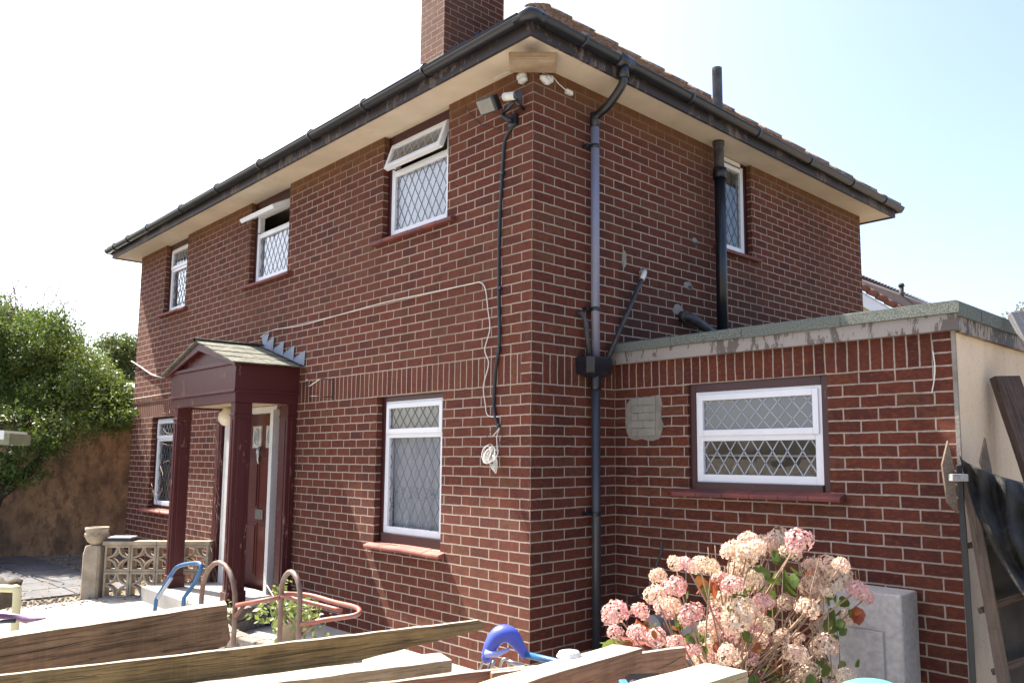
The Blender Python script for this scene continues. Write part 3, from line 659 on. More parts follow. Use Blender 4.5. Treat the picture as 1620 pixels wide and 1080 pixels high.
for s in (-1, 1):   # raking boards
    x_e = xm+s*(xr-xm+.09); 
    a = Vector((x_e, 0, zt1+.0)); b = Vector((xm, 0, zrp+.01))
    for (ya, yb, dz) in ((py0-.055, py0-.03, .075), (py0-.03, py0+.01, .05)):
        m.add([(a.x, ya, a.z), (b.x, ya, b.z), (b.x, ya, b.z-dz*1.05), (a.x, ya, a.z-dz*.4), (a.x, yb, a.z), (b.x, yb, b.z), (b.x, yb, b.z-dz*1.05), (a.x, yb, a.z-dz*.4)], [(0, 1, 2, 3), (7, 6, 5, 4), (0, 4, 5, 1), (3, 2, 6, 7), (0, 3, 7, 4)])
porch = part(m, 'porch', MAROONOLD, bevel=.003)
m = MB(); m.box(xl+.05, xr-.05, py0+.05, -.0, zt0+.02, zt0+.04); part(m, 'porch_ceiling', CREAM, porch)
for (x0, x1, y0, y1) in ((-3.635, -3.535, py0+.01, py0+.18), (-5.14, -5.03, py0+.01, py0+.16), (-3.70, -3.53, -.1, -.002), (-5.26, -5.11, -.12, -.002)):
    m = MB(); m.box(x0, x1, y0, y1, .18, zt0); m.box(x0-.012, x1+.012, y0-.012, y1+(.012 if y1 < -.1 else 0), .17, .30); m.box(x0-.008, x1+.008, y0-.008, y1+(.008 if y1 < -.1 else 0), zt0-.13, zt0-.11)
    m.box(x0+.035, x1-.035, y0-.008, y0, .32, zt0-.16); m.box(x1, x1+.008, y0+.04, y1-.04, .32, zt0-.16)
    part(m, 'column', MAROONOLD, porch, bevel=.006)
m = MB(); m.box(-5.4, -3.35, -.78, 0, .0, .17); part(m, 'porch_step', PATIO, porch, bevel=.01)
m = MB()
for s in (-1, 1):
    xe = xm+s*(xr-xm+.12); A = Vector((xe, 0, zt1+.0)); B = Vector((xm, 0, zrp+.03)); rows = 4
    for r in range(rows):
        p, q = A.lerp(B, r/rows), A.lerp(B, min(1, (r+1.1)/rows)); nn = 4; up = Vector((0, 0, .018))
        for k in range(nn):
            ya, yb = -.73+.73*k/nn+.002, -.73+.73*(k+1)/nn-.002; j = random.uniform(0, .006)
            vs = [Vector((p.x, ya, p.z))+up*.55+Vector((0, 0, j)), Vector((p.x, yb, p.z))+up*.55+Vector((0, 0, j)), Vector((q.x, yb, q.z))+up*.4, Vector((q.x, ya, q.z))+up*.4]
            lo = [v-Vector((0, 0, .012)) for v in vs]
            fs = [(0, 1, 2, 3), (7, 6, 5, 4), (0, 4, 5, 1), (1, 5, 6, 2), (2, 6, 7, 3), (3, 7, 4, 0)]
            m.add(vs+lo, fs if s > 0 else [f[::-1] for f in fs])
    m.tube([(xm, -.74, zrp+.042), (xm, 0, zrp+.042)], .025, 8)
part(m, 'porch_roof', SHING, porch)
m = MB()
A = Vector((xr+.12, 0, zt1+.03)); B = Vector((xm, 0, zrp+.05)); 
for i in range(4):
    p, q = B.lerp(A, i/4), B.lerp(A, (i+1)/4)
    m.face([(p.x, -.010, p.z-.01), (q.x, -.010, q.z-.01), (q.x+.02, -.014, q.z+.15), (p.x+.03, -.012, p.z+.02)])
    m.face([(p.x, -.010, p.z+.0), (q.x, -.010, q.z), (q.x, -.06, q.z+.004), (p.x, -.06, p.z+.004)])
m.face([(B.x, -.010, B.z-.01), (B.x-.05, -.012, B.z+.11), (B.x+.14, -.012, B.z+.13), (B.x+.06, -.010, B.z-.02)])
part(m, 'porch_flashing', FLASH, porch)
m = MB(); lc = Vector((-4.72, -.22, 1.99)); m.lathe([(.001, lc.z-.095), (.05, lc.z-.082), (.085, lc.z-.04), (.095, lc.z), (.085, lc.z+.045), (.05, lc.z+.085), (.03, lc.z+.12)], (lc.x, lc.y), 20); part(m, 'globe_lamp', simple('opal_glass', (.75, .68, .55), .3, .1, 3, 0), porch)

# ------------------------------------------------------------------ extension
EY = .9; EX = 2.5875; ED = 4.2
exn = thing('brick_extension', 'low flat roofed brick extension with one white window and beige rendered side', 'extension', (1.3, 2.5, 0))
m = MB()
sheet(m, (0, EY, 0), (1, 0, 0), (0, -1, 0), EX, -.1, 2.32, [(.71, 1.81, 1.33, 2.1)], rev=.1)
part(m, 'wall', BRICK, exn)
m = MB(); m.box(EX-.18, EX+.018, EY+.012, ED, -.1, 2.325); part(m, 'rendered_wall', REND, exn, bevel=.006)
m = MB(); m.box(0, EX-.18, ED-.2, ED, -.1, 2.325); part(m, 'rear_wall', REND, exn)
m = MB(); m.box(-.0, EX+.02, EY-.005, ED, 2.33, 2.40); m.box(.0, EX+.06, EY-.06, ED+.05, 2.42, 2.445)
for k, (a, b) in enumerate(((.02, .62), (.62, 1.23), (1.23, 1.95), (1.95, EX+.075))): m.box(a+.002, b-.002, EY-.075-.002*(k % 2), EY-.055, 2.385+.004*(k % 2), 2.452)
for k, (a, b) in enumerate(((EY-.07, 1.2), (1.2, 2.3), (2.3, 3.3), (3.3, 4.2))): m.box(EX+.055, EX+.072+.003*(k % 2), a+.003, b-.003, 2.37, 2.45)
m.tube([(.02, EY-.055, 2.445), (EX+.05, EY-.055, 2.445)], .018, 8); m.tube([(EX+.05, EY-.055, 2.445), (EX+.05, ED, 2.445)], .018, 8)
part(m, 'flat_roof', FELT, exn)
m = MB(); m.box(.01, EX+.055, EY-.055, EY-.002, 2.295, 2.388); part(m, 'fascia', FASCIAW, exn)
m = MB(); m.box(EX+.02, EX+.055, EY-.002, ED, 2.285, 2.372); part(m, 'side_fascia', paint_mat('peeled_side_fascia', (.06, .05, .045), (.34, .27, .22), .16, .7, .6), exn)
make_window(exn, (0, EY, 0), (1, 0, 0), (0, -1, 0), .71, 1.81, 1.345, 2.1, (.055, .06, .05), .49, 0, None, rec=.045, lead=(.112, .165), glass_top=FROST, leadw=.0085, sill=(.1, .075, SILL), label='white framed window with maroon surround and diamond leading')
# bottles and a rail standing behind the lower pane
m = MB(); m.box(.5, 2.0, EY+.42, EY+.44, 1.1, 2.3); part(m, 'dark_room_sheet', simple('dark_interior', (.03, .032, .03), .8, .5, 3, 0), exn)  # dark sheet added behind the pane, standing in for the unlit room
m = MB(); m.box(.72, 1.8, EY+.12, EY+.3, 1.36, 1.40); m.tube([(.75, EY+.09, 1.585), (1.78, EY+.09, 1.58)], .008, 6, 1)
for i in range(7):
    x = .85+i*.14; h = random.uniform(.08, .17); m.lathe([(.03, 1.40), (.033, 1.40+h*.6), (.013, 1.40+h*.8), (.013, 1.40+h)], (x, EY+.2), 10, 2)
part(m, 'window_shelf', [WPAINT, WHITEC, simple('dim_bottles', (.12, .14, .13), .3, .4, 9, 0)], exn)
m = MB(); pts = []
for k in range(22):
    an = 6.283*k/22; c_, s_ = math.cos(an), math.sin(an); q = max(abs(c_), abs(s_)); rr_ = random.uniform(.94, 1.12)/q; pts.append((.30+c_*rr_*.17, EY-.006, 1.865+s_*rr_*.155))
m.face(pts[::-1] if False else pts, 0)
m.face([(p[0], EY-.0005, p[2]) for p in pts])
for k in range(22):
    a, b = pts[k], pts[(k+1) % 22]; m.face([a, b, (b[0], EY, b[2]), (a[0], EY, a[2])][::-1])
for i, (row) in enumerate(range(5)):
    z0 = 1.735+row*.058
    for (a, b) in (((.185, .30), (.30, .42)) if row % 2 else ((.185, .245), (.245, .42))): m.box(a+.002, b-.002, EY-.014, EY-.004, z0, z0+.054, 1)
part(m, 'blocked_vent', [CEM, VENTB], exn)
m = MB(); m.box(EX-.004, EX+.019, EY-.006, EY+.012, -.1, 2.3); part(m, 'corner_bead', CEM, exn)

# ------------------------------------------------------------------ lamps, sensors and cables on the walls
fl = thing('security_floodlight', 'black floodlight high on the corner of the front wall', 'floodlight', (-.28, -.02, 4.15))
def wpart(mb, name, mats, parent, **k): return part(mb, name, mats, parent, **k)
M_ = Matrix.Translation((-.31, -.19, 4.20)) @ Matrix.Rotation(R(8), 4, 'Z') @ Matrix.Rotation(R(35), 4, 'X')
m = MB(); m.box(-.085, .085, -.0, .075, -.06, .06, 0, M_); wpart(m, 'lamp_housing', BLACKP, fl, bevel=.012)
m = MB(); m.box(-.07, .07, -.016, .001, -.048, .048, 0, M_); wpart(m, 'lamp_glass', simple('dull_lamp_glass', (.28, .27, .24), .15, .3, 4, 0), fl)
m = MB(); m.tube([(-.24, -.1, 4.13), (-.21, -.06, 4.1), (-.2, 0, 4.1)], .02, 8); m.box(-.245, -.16, -.03, 0, 4.06, 4.15); wpart(m, 'wall_bracket', BLACKP, fl)
sn_ = thing('motion_sensor', 'white and grey cylindrical motion sensor right of the floodlight', 'sensor', (-.1, -.02, 4.2))
m = MB(); m.tube([(-.175, -.13, 4.245), (-.06, -.115, 4.225)], .031, 12); wpart(m, 'sensor_body', WHITEC, sn_)
m = MB(); m.tube([(-.06, -.115, 4.225), (-.03, -.11, 4.22)], .033, 12); m.tube([(-.09, -.1, 4.2), (-.1, 0, 4.17)], .014, 8); m.tube([(-.24, -.09, 4.15), (-.1, -.1, 4.2)], .018, 8); wpart(m, 'sensor_arm', BLACKP, sn_)
def cable(name, pts, r, mat, label, cat='cable', sm=5, group=None):
    m = MB(); m.tube(smooth_path(pts, sm), r, 8); o = m.build(name, mat); tag(o, label, cat, group); return o
F = lambda px, py, d=-.012: tuple(ony(px, py, d))
bc = thing('black_cable', 'thick black cable clipped down the front wall beside the corner', 'cable', (-.3, -.02, 2))
m = MB(); m.tube(smooth_path([F(813, 198), F(806, 207), F(799, 222), F(796, 250), F(790, 360), F(789, 455), F(790, 540), F(784, 585), F(781, 640), F(786, 668), F(790, 674)], 6), .0125, 10); wpart(m, 'cable_run', BLACKC, bc)
for p in ((795, 275), (791, 456), (789, 555)):
    q = F(*p, -.01); m = MB(); m.box(q[0]-.02, q[0]+.022, -.028, 0, q[2]-.008, q[2]+.008); wpart(m, 'cable_clip', BLACKC, bc)
wc = thing('white_cable', 'thin white cable drooping from the porch roof along the brickwork to a hanging coil', 'cable', (-1.5, -.02, 2.9))
m = MB(); m.tube(smooth_path([F(412, 533), F(432, 522), F(475, 515), F(540, 497), F(610, 478), F(680, 463), F(745, 449), F(760, 447), F(768, 458), F(772, 490), F(775, 520), F(767, 553), F(773, 575), F(765, 610), F(768, 640), F(772, 657), F(790, 659)], 6), .0042, 6); wpart(m, 'cable_run', WHITEC, wc)
# coil: many loose loops
m = MB(); cc_ = Vector(ony(775, 720, -.06)); rg = random.Random(4)
for k in range(13):
    a0 = rg.uniform(-.5, .5); pts = []; ro = rg.uniform(.045, .085); off = Vector((rg.uniform(-.035, .035), rg.uniform(-.03, .02), rg.uniform(-.02, .02)))
    tilt = rg.uniform(-.6, .6)
    for j in range(17):
        an = 6.283*j/16; p = Vector((math.cos(an)*ro*.55, math.sin(an)*ro*.5, math.sin(an)*ro*.75+math.cos(an)*ro*tilt)); pts.append(cc_+off+p)
    m.tube(pts, .0027, 5, cap=False)
for k in range(4):
    x = cc_.x+.02+k*.013; m.tube(smooth_path([(x, cc_.y, cc_.z), (x+.025, cc_.y, cc_.z-.05), (x+.01, cc_.y, cc_.z-.1-.01*k), (x-.02, cc_.y, cc_.z-.06)], 4), .0034, 5)
m.tube(smooth_path([F(779, 690, -.04), F(786, 682, -.03), F(790, 676, -.02)], 4), .0036, 5); m.tube(smooth_path([F(787, 712, -.05), F(786, 690, -.03), F(790, 678, -.02)], 4), .0036, 5)
wpart(m, 'cable_coil', WHITEC, wc)
m = MB()
for s in (-1, 1): m.tube(smooth_path([F(790, 674), F(782+s*8+4, 680, -.02), F(782+s*12, 692, -.03), F(781+s*9, 702, -.03), F(781+s*10, 712, -.04)], 4), .003, 5)
wpart(m, 'black_lead', BLACKC, wc)
cable('corner_wire', [F(655, 163, -.02), F(700, 152, -.02), F(770, 130, -.03), F(812, 112, -.04), tuple(onx(866, 118, .02)), tuple(onx(885, 134, .02)), tuple(onx(900, 147, .02))], .0035, WHITEC, 'thin pale wire tacked round the top corner of the wall under the eaves', 'wire')
cable('thin_dark_wire', [F(735, 165), F(748, 185), F(765, 200), F(788, 203), F(796, 208), F(806, 205)], .003, BLACKC, 'thin dark wire looping under the floodlight', 'wire')
cable('end_wall_cable', [F(208, 571), F(222, 580), F(240, 592), F(256, 597)], .008, WHITEC, 'short thick white cable crossing the far end of the front wall to the porch roof', 'cable')
cable('thin_end_cable', [F(204, 632), F(235, 627), F(270, 621)], .005, WHITEC, 'thin white cable running level above the far ground floor window', 'cable')
cable('dangling_wire', [tuple(ony(1476, 555, EY-.01)), tuple(ony(1479, 580, EY-.015)), tuple(ony(1478, 600, EY-.02)), tuple(ony(1474, 622, EY-.015))], .0035, WHITEC, 'short white wire dangling on the extension brickwork under the fascia', 'wire')
m = MB(); q = onx(900, 147, .015); m.box(.0, .03, q.y-.035, q.y+.035, q.z-.015, q.z+.02); tag(m.build('junction_box', WHITEC, bevel=.005), 'small broken white cable box on the side wall near the eaves', 'cable box')
# wire hook on the wall by the porch
m = MB(); m.tube([F(526, 598, -.005), F(526, 632, -.005)], .005, 6); m.tube([F(526, 628, -.01), (F(526, 628)[0]-.03, -.22, F(526, 628)[2])], .004, 6); m.tube(smooth_path([F(526, 600), (F(526, 600)[0]-.02, -.12, 2.30), (F(526, 600)[0]-.03, -.24, 2.22), (F(526, 600)[0]-.03, -.27, 2.26), (F(526, 600)[0]-.03, -.25, 2.29)], 4), .0045, 6)
tag(m.build('hanging_basket_bracket', IRON), 'small rusty wire basket bracket on the wall right of the porch', 'bracket')
m = MB(); p = [dep(291, 349, 11.5), dep(298, 326, 11.3), dep(300, 322, 11.3), dep(301, 306, 11.3)]; m.tube(p, .004, 5); m.tube([p[-1]+Vector((0.02*math.cos(a*.7), 0, .02+.02*math.sin(a*.7))) for a in range(10)], .004, 5); m.tube([p[0], dep(286, 392, 11.9), dep(283, 420, 12)], .003, 5)
tag(m.build('aerial_wire', IRONW), 'thin looped wire standing above the front gutter and hanging down past the far upper window', 'wire')
# dead creeper on the wall and porch
DEAD = simple('dead_stem', (.30, .22, .17), .9, .4, 9, 0)
m = MB(); rg = random.Random(12)
for k in range(26):
    px, py = rg.uniform(318, 366), rg.uniform(395, 490); pts = []
    for j in range(5): pts.append(F(px, py, -.006-.004*rg.random())); px += rg.uniform(-6, 6); py += rg.uniform(2, 9)
    m.tube(pts, .0016, 4)
for k in range(26):
    px, py = rg.uniform(332, 348), rg.uniform(655, 900); pts = []
    for j in range(5): pts.append(F(px, py, -.2-.01*rg.random())); px += rg.uniform(-4, 4); py += rg.uniform(3, 16)
    m.tube(pts, .0014, 4)
for k in range(7):
    px, py = rg.uniform(236, 262), rg.uniform(640, 790); pts = []
    for j in range(6): pts.append(F(px, py, -.03-.25*rg.random())); px += rg.uniform(-3, 13); py += rg.uniform(-14, 14)
    m.tube(smooth_path(pts, 3), .003, 4)
tag(m.build('dead_creeper', DEAD), 'dry leafless creeper stems clinging to the wall left of and above the porch', 'creeper')

# ------------------------------------------------------------------ screen block wall, pillar and bowl
sc = thing('screen_block_wall', 'low pierced concrete screen wall with diamond pattern left of the porch', 'garden wall', (-5.98, -.97, 0))
ang = math.atan2(.697, .717); SM = Matrix.Translation((-5.98, -.97, 0)) @ Matrix.Rotation(ang, 4, 'Z')
def ring_arc(mb, c, r0, r1, a0, a1, d0, d1, M, n=8):
    for k in range(n):
        t0, t1 = a0+(a1-a0)*k/n, a0+(a1-a0)*(k+1)/n
        q = [(c[0]+r*math.cos(t), c[1]+r*math.sin(t)) for t in (t0, t1) for r in (r0, r1)]
        vs = [M @ Vector((x, d, z)) for d in (d0, d1) for x, z in q]
        mb.add(vs, [(0, 1, 3, 2), (4, 6, 7, 5), (0, 2, 6, 4), (1, 5, 7, 3)])
bs = .29
for i in range(4):
    for j in range(2):
        m = MB(); x0, z0 = i*bs+.003, j*bs+.003; x1, z1 = x0+bs-.006, z0+bs-.006; t = .024; d0, d1 = -.045, .045
        m.box(x0, x0+t, d0, d1, z0, z1, 0, SM); m.box(x1-t, x1, d0, d1, z0, z1, 0, SM); m.box(x0+t, x1-t, d0, d1, z0, z0+t, 0, SM); m.box(x0+t, x1-t, d0, d1, z1-t, z1, 0, SM)
        for (cx_, cz_, a0) in ((x0+t, z0+t, 0), (x1-t, z0+t, 90), (x1-t, z1-t, 180), (x0+t, z1-t, 270)):
            ring_arc(m, (cx_, cz_), .098, .118, R(a0), R(a0+90), d0+.006, d1-.006, SM)
        part(m, 'screen_block', CONC, sc)
m = MB(); m.box(-.02, .58, -.06, .06, .58, .625, 0, SM); m.box(.583, 1.17, -.058, .062, .58, .623, 0, SM); part(m, 'coping', CONC, sc, bevel=.005)
pl = thing('stone_pillar', 'square chamfered concrete pillar at the end of the screen wall', 'pillar', (-6.12, -1.07, 0))
m = MB(); s_ = .098; n8 = []
for z, q in ((0, 1), (.48, 1), (.56, .86), (.575, .8)):
    c_ = .022; n8.append([SM @ Vector((-.125+x*q, y*q, z)) for x, y in ((-s_+c_, -s_), (s_-c_, -s_), (s_, -s_+c_), (s_, s_-c_), (s_-c_, s_), (-s_+c_, s_), (-s_, s_-c_), (-s_, -s_+c_))])
vs = sum(n8, []); fs = [tuple(range(24, 32))]
for i in range(3):
    for k in range(8): fs.append((i*8+k, i*8+(k+1) % 8, (i+1)*8+(k+1) % 8, (i+1)*8+k))
m.add(vs, fs); part(m, 'pillar_block', CONC, pl)
bw = thing('stone_bowl', 'round carved stone planter bowl on top of the pillar', 'planter bowl', (-6.07, -1.06, .575))
pc = SM @ Vector((-.125, 0, 0)); m = MB()
m.lathe([(.05, .575), (.055, .59), (.09, .62), (.115, .67), (.117, .71), (.108, .735), (.12, .745), (.12, .775), (.105, .775), (.1, .74)], (pc.x, pc.y), 26)
part(m, 'bowl', CONC, bw)
m = MB()
for k in range(9):
    a = k*.698; m.tube([(pc.x+math.cos(a+j*.09)*.119, pc.y+math.sin(a+j*.09)*.119, .71-.03*math.sin(j/6*3.14)) for j in range(7)], .006, 5)
part(m, 'garland', CONC, bw)
fd = thing('folded_bag', 'folded black and white plastic folder lying on the screen wall coping', 'folder', (-5.7, -.7, .63))
m = MB(); m.box(.02, .30, -.07, .08, .627, .640, 0, SM); m.box(.025, .31, -.065, .085, .641, .655, 0, SM); part(m, 'black_cover', BLACKP, fd, bevel=.006)
m = MB(); m.box(.03, .295, -.06, .08, .656, .674, 0, SM); part(m, 'pale_sheets', simple('pale_plastic', (.6, .6, .66), .35, .1, 4, .1), fd, bevel=.006)

# ------------------------------------------------------------------ garden wall, shed, trees at the left
def gw_mat():
    n = NT('brown_render'); v = obj_vec(n); f = n.noise(v, 1.3, 5, .6); g = n.noise(n.scale(v, (1, 1, .6)), 7, 6, .7)
    c = n.mix(n.ramp(f, [(.35, 0.), (.65, 1.)]), (.46, .31, .17), (.26, .175, .10)); c = n.mix(n.math('MULTIPLY', n.ramp(g, [(.45, 0.), (.6, 1.)]), .75), c, (.13, .085, .055)); c = n.mix(n.math('MULTIPLY', n.ramp(n.noise(n.scale(v, (1, 1, .3)), 2.4, 5), [(.48, 0.), (.64, 1.)]), .6), c, (.07, .055, .04))
    n.col(c); n.rough(.95); n.nrm(n.bump(n.noise(v, 12, 6, .7), .9, .03)); return n.m
gw = thing('garden_wall', 'tall brown rendered garden wall with red brick coping under the overhanging tree', 'garden wall', (-10.9, 0, 0))
m = MB(); m.box(-11.1, -10.85, -9, 7, 0, 2.0); part(m, 'wall_body', gw_mat(), gw)
m = MB(); y = -9
while y < 7: m.box(-11.13, -10.82, y+.004, y+.1, 2.0, 2.1, 0, None, .004); y += .105
part(m, 'coping', simple('dark_red_coping', (.14, .045, .035), .9, .5, 5, .3), gw)
shed = thing('white_roofed_shed', 'white roofed outbuilding glimpsed between the tree and the house', 'shed', (-14, 3, 0))
m = MB(); m.box(-17, -13.2, .2, 5, 0, 2.65); part(m, 'wall', simple('shed_wall', (.45, .42, .36), .9, .3, 3, .2), shed)
m = MB(); m.add([(-17.2, 0, 3.3), (-13.0, 0, 2.75), (-13.0, 5.2, 2.75), (-17.2, 5.2, 3.3), (-17.2, 0, 3.2), (-13.0, 0, 2.65), (-13.0, 5.2, 2.65), (-17.2, 5.2, 3.2)], [(0, 1, 2, 3), (4, 7, 6, 5), (0, 4, 5, 1), (1, 5, 6, 2), (2, 6, 7, 3), (3, 7, 4, 0)])
part(m, 'roof', simple('white_sheet_roof', (.75, .75, .74), .6, .1, 2, .1), shed)

def leaf_mat(name, a, b, c, tl=.35):
    n = NT(name); v = obj_vec(n)
    vo = n.n('TexVoronoi'); vo.inputs['Scale'].default_value = 14; n.l(v, vo.inputs['Vector']); hs = n.n('SeparateColor'); n.l(vo.outputs['Color'], hs.inputs[0])
    col = n.mix(hs.outputs[0], a, b); col = n.mix(n.math('MULTIPLY', n.ramp(n.noise(v, 1.2, 4), [(.5, 0.), (.7, 1.)]), .7), col, c)
    n.col(col); n.rough(.5)
    out = [x for x in n.t.nodes if x.type == 'OUTPUT_MATERIAL'][0]; t_ = n.n('BsdfTranslucent'); n.l(n.mix(.5, col, (.12, .16, .02)), t_.inputs[0])
    mx = n.n('MixShader'); mx.inputs[0].default_value = tl; n.l(n.b.outputs[0], mx.inputs[1]); n.l(t_.outputs[0], mx.inputs[2]); n.l(mx.outputs[0], out.inputs[0]); return n.m
LEAF = leaf_mat('hedge_leaf', (.06, .105, .018), (.10, .155, .028), (.16, .17, .04), .4); LEAF2 = leaf_mat('far_leaf', (.06, .09, .025), (.09, .12, .04), (.13, .13, .04))
BARK = simple('dark_bark', (.06, .045, .035), .95, .5, 6, .8, .02)
def leaves(name, parent, mat, blobs, n, size, seed=1, flat=.5):
    """blobs: (centre, radii) ellipsoids; leaves sit mostly on their shells in twig clusters"""
    rng = np.random.default_rng(seed); V = []; vol = np.array([b[1][0]*b[1][1]*b[1][2] for b in blobs])**.67; vol /= vol.sum()
    which = rng.choice(len(blobs), n//9, p=vol); allc = []
    cs = np.array([b[0] for b in blobs])[which]; rs = np.array([b[1] for b in blobs])[which]
    d = rng.normal(size=(len(which), 3)); d /= np.linalg.norm(d, axis=1)[:, None]
    rad = (rng.random(len(which))**.45)*(.78+.4*rng.random(len(which)))
    tw = cs+d*rs*rad[:, None]; dirs = d*1.0+rng.normal(size=d.shape)*.6; dirs /= np.linalg.norm(dirs, axis=1)[:, None]
    P = np.repeat(tw, 9, 0)+np.repeat(dirs, 9, 0)*rng.uniform(-.5, 1.6, (len(tw)*9, 1))*size*4+rng.normal(size=(len(tw)*9, 3))*size*.8
    N = len(P); a = rng.normal(size=(N, 3)); a /= np.linalg.norm(a, axis=1)[:, None]; b = np.cross(a, rng.normal(size=(N, 3))); b /= np.linalg.norm(b, axis=1)[:, None]
    s = size*rng.uniform(.6, 1.3, (N, 1)); q = np.stack([P-a*s, P+b*s*flat, P+a*s, P-b*s*flat], 1).reshape(-1, 3)
    me = bpy.data.meshes.new(name); me.vertices.add(N*4); me.vertices.foreach_set('co', q.astype(np.float32).ravel())
    me.loops.add(N*4); me.loops.foreach_set('vertex_index', np.arange(N*4, dtype=np.int32)); me.polygons.add(N)
    me.polygons.foreach_set('loop_start', np.arange(0, N*4, 4, dtype=np.int32)); me.materials.append(mat); me.update(calc_edges=True); me.validate()
    o = bpy.data.objects.new(name, me); C.objects.link(o)
    if parent:
        o.parent = parent; o.matrix_parent_inverse = Matrix.Translation(-Vector(parent.location))
    return o
def limbs(mb, base, tips, r0, seed):
    rg = random.Random(seed)
    for t in tips:
        b, t = Vector(base), Vector(t); mid = b.lerp(t, .45)+Vector((rg.uniform(-.2, .2), rg.uniform(-.2, .2), rg.uniform(.0, .3)))
        mb.tube(smooth_path([b, mid, t], 5), [r0*(1-.85*k/10) for k in range(11)], 7)
tr = thing('overhanging_tree', 'bushy green tree spilling over the brown garden wall at the left', 'tree', (-9.9, -1.4, 0))
bl = []; rg = random.Random(8)
SIL = [(-400, 455), (-40, 440), (0, 462), (40, 455), (75, 482), (100, 497), (130, 528), (150, 560), (165, 590), (178, 604), (206, 622)]
def sil(x):
    for (a, b), (c, d) in zip(SIL, SIL[1:]):
        if a <= x <= c: return b+(d-b)*(x-a)/(c-a)
for k in range(170):
    x = rg.uniform(-70, 204); r_ = rg.uniform(.22, .42); D = rg.uniform(12.4, 14.4)-.004*x; y0 = sil(x)+r_*75
    lo = 668 if x > 60 else 690
    if y0 > lo-10: continue
    y = y0+(lo-20-y0)*rg.random()**.9; p = dep(x, y, D); bl.append((tuple(p), (r_, r_, r_*.8)))
for k in range(45):
    x = rg.uniform(-900, -70); D = rg.uniform(12, 14.5); p = dep(x, rg.uniform(480, 660), D); bl.append((tuple(p), (.7, .7, .5)))
bl += [(tuple(dep(x, y, 11.6)), (.34, .34, .12)) for x, y in ((15, 720), (35, 745), (10, 760), (70, 700), (100, 690), (20, 690), (55, 715), (15, 655), (90, 665), (130, 672), (170, 668), (195, 655), (60, 690))]
bl = [q for q in bl if not (q[0][2] < 2.3 and q[0][0] < -10.6)]
leaves('crown', tr, LEAF, bl, 300000, .026, 3)
m = MB(); base = (-9.95, -1.45, 0)
m.tube(smooth_path([base, (-10.0, -1.4, .7), (-10.05, -1.2, 1.4), (-10.2, -1.0, 2.2)], 4), [.13-.005*k for k in range(13)], 9)
limbs(m, (-10.0, -1.35, .9), [(-9.9, -.6, 2.2), (-9.5, -2.6, 2.4), (-10.3, -3.4, 3.2), (-10.4, .4, 2.9), (-9.9, -1.5, 3.6)], .06, 2)
limbs(m, (-9.9, -1.6, .1), [(-9.7, -1.9, 2.1), (-9.8, -2.4, 2.2)], .03, 5)
part(m, 'trunk', BARK, tr)
m = MB(); rg = random.Random(3)
for k in range(14):
    b = dep(40+rg.uniform(-35, 70), 490+rg.uniform(0, 25), 12.2); m.tube(smooth_path([b, b+Vector((rg.uniform(-.1, .1), rg.uniform(-.15, .15), .25)), b+Vector((rg.uniform(-.2, .2), rg.uniform(-.35, .35), rg.uniform(.35, .6)))], 3), .006, 4)
part(m, 'bare_twigs', DEAD, tr)
ft = thing('distant_tree', 'small round distant tree beyond the white roofed shed', 'tree', (-25, 9, 0))
c_ = dep(197, 545, 32); leaves('crown', ft, LEAF2, [((c_.x+random.uniform(-.8, .8), c_.y+random.uniform(-.5, .5), c_.z+random.uniform(-.6, .15)), (.38, .38, .32)) for k in range(12)]+[((c_.x, c_.y, c_.z-1.1), (.8, .8, .7))], 16000, .055, 5)
m = MB(); m.tube([(c_.x, c_.y, 0), (c_.x, c_.y, c_.z-.5)], [.22, .1], 8); part(m, 'trunk', BARK, ft)
# leaf litter and debris near the wall foot
m = MB(); rg = random.Random(21)
for k in range(900):
    p = Vector((rg.uniform(-10.6, -5.4), rg.uniform(-3., .6), .03)); s = rg.uniform(.012, .03); a = rg.random()*6.28
    u_ = Vector((math.cos(a), math.sin(a), rg.uniform(-.3, .5)))*s; v_ = Vector((-math.sin(a), math.cos(a), rg.uniform(-.3, .5)))*s*.6
    m.face([p-u_, p+v_, p+u_, p-v_])
tag(m.build('leaf_litter', simple('dry_leaf', (.16, .10, .06), .9, .6, 2, 0, c2=(.3, .22, .14))), 'dry brown leaf litter scattered over the gravel and slabs', 'leaf litter', kind='stuff')

# ------------------------------------------------------------------ neighbour and planting at the right background
nb = thing('neighbour_house', 'neighbouring house with orange tiled roof and white verge behind the extension', 'house', (-6, 20, 0))
E0, E1 = dep(1362, 436, 20), dep(1500, 492, 20.5)       # ridge-side roof edge seen against the sky
dirh = Vector((.72, .69, 0)).normalized(); apex = dep(1345, 428, 20)
eav = dep(1425, 494, 19.0)
m = MB(); back = Vector((-FWD.x*0+.5, .86, 0))*0
A_ = dep(1330, 425, 19.5); B_ = dep(1560, 520, 19.5); Cc = dep(1330, 450, 18.6); D_ = dep(1480, 545, 18.6)
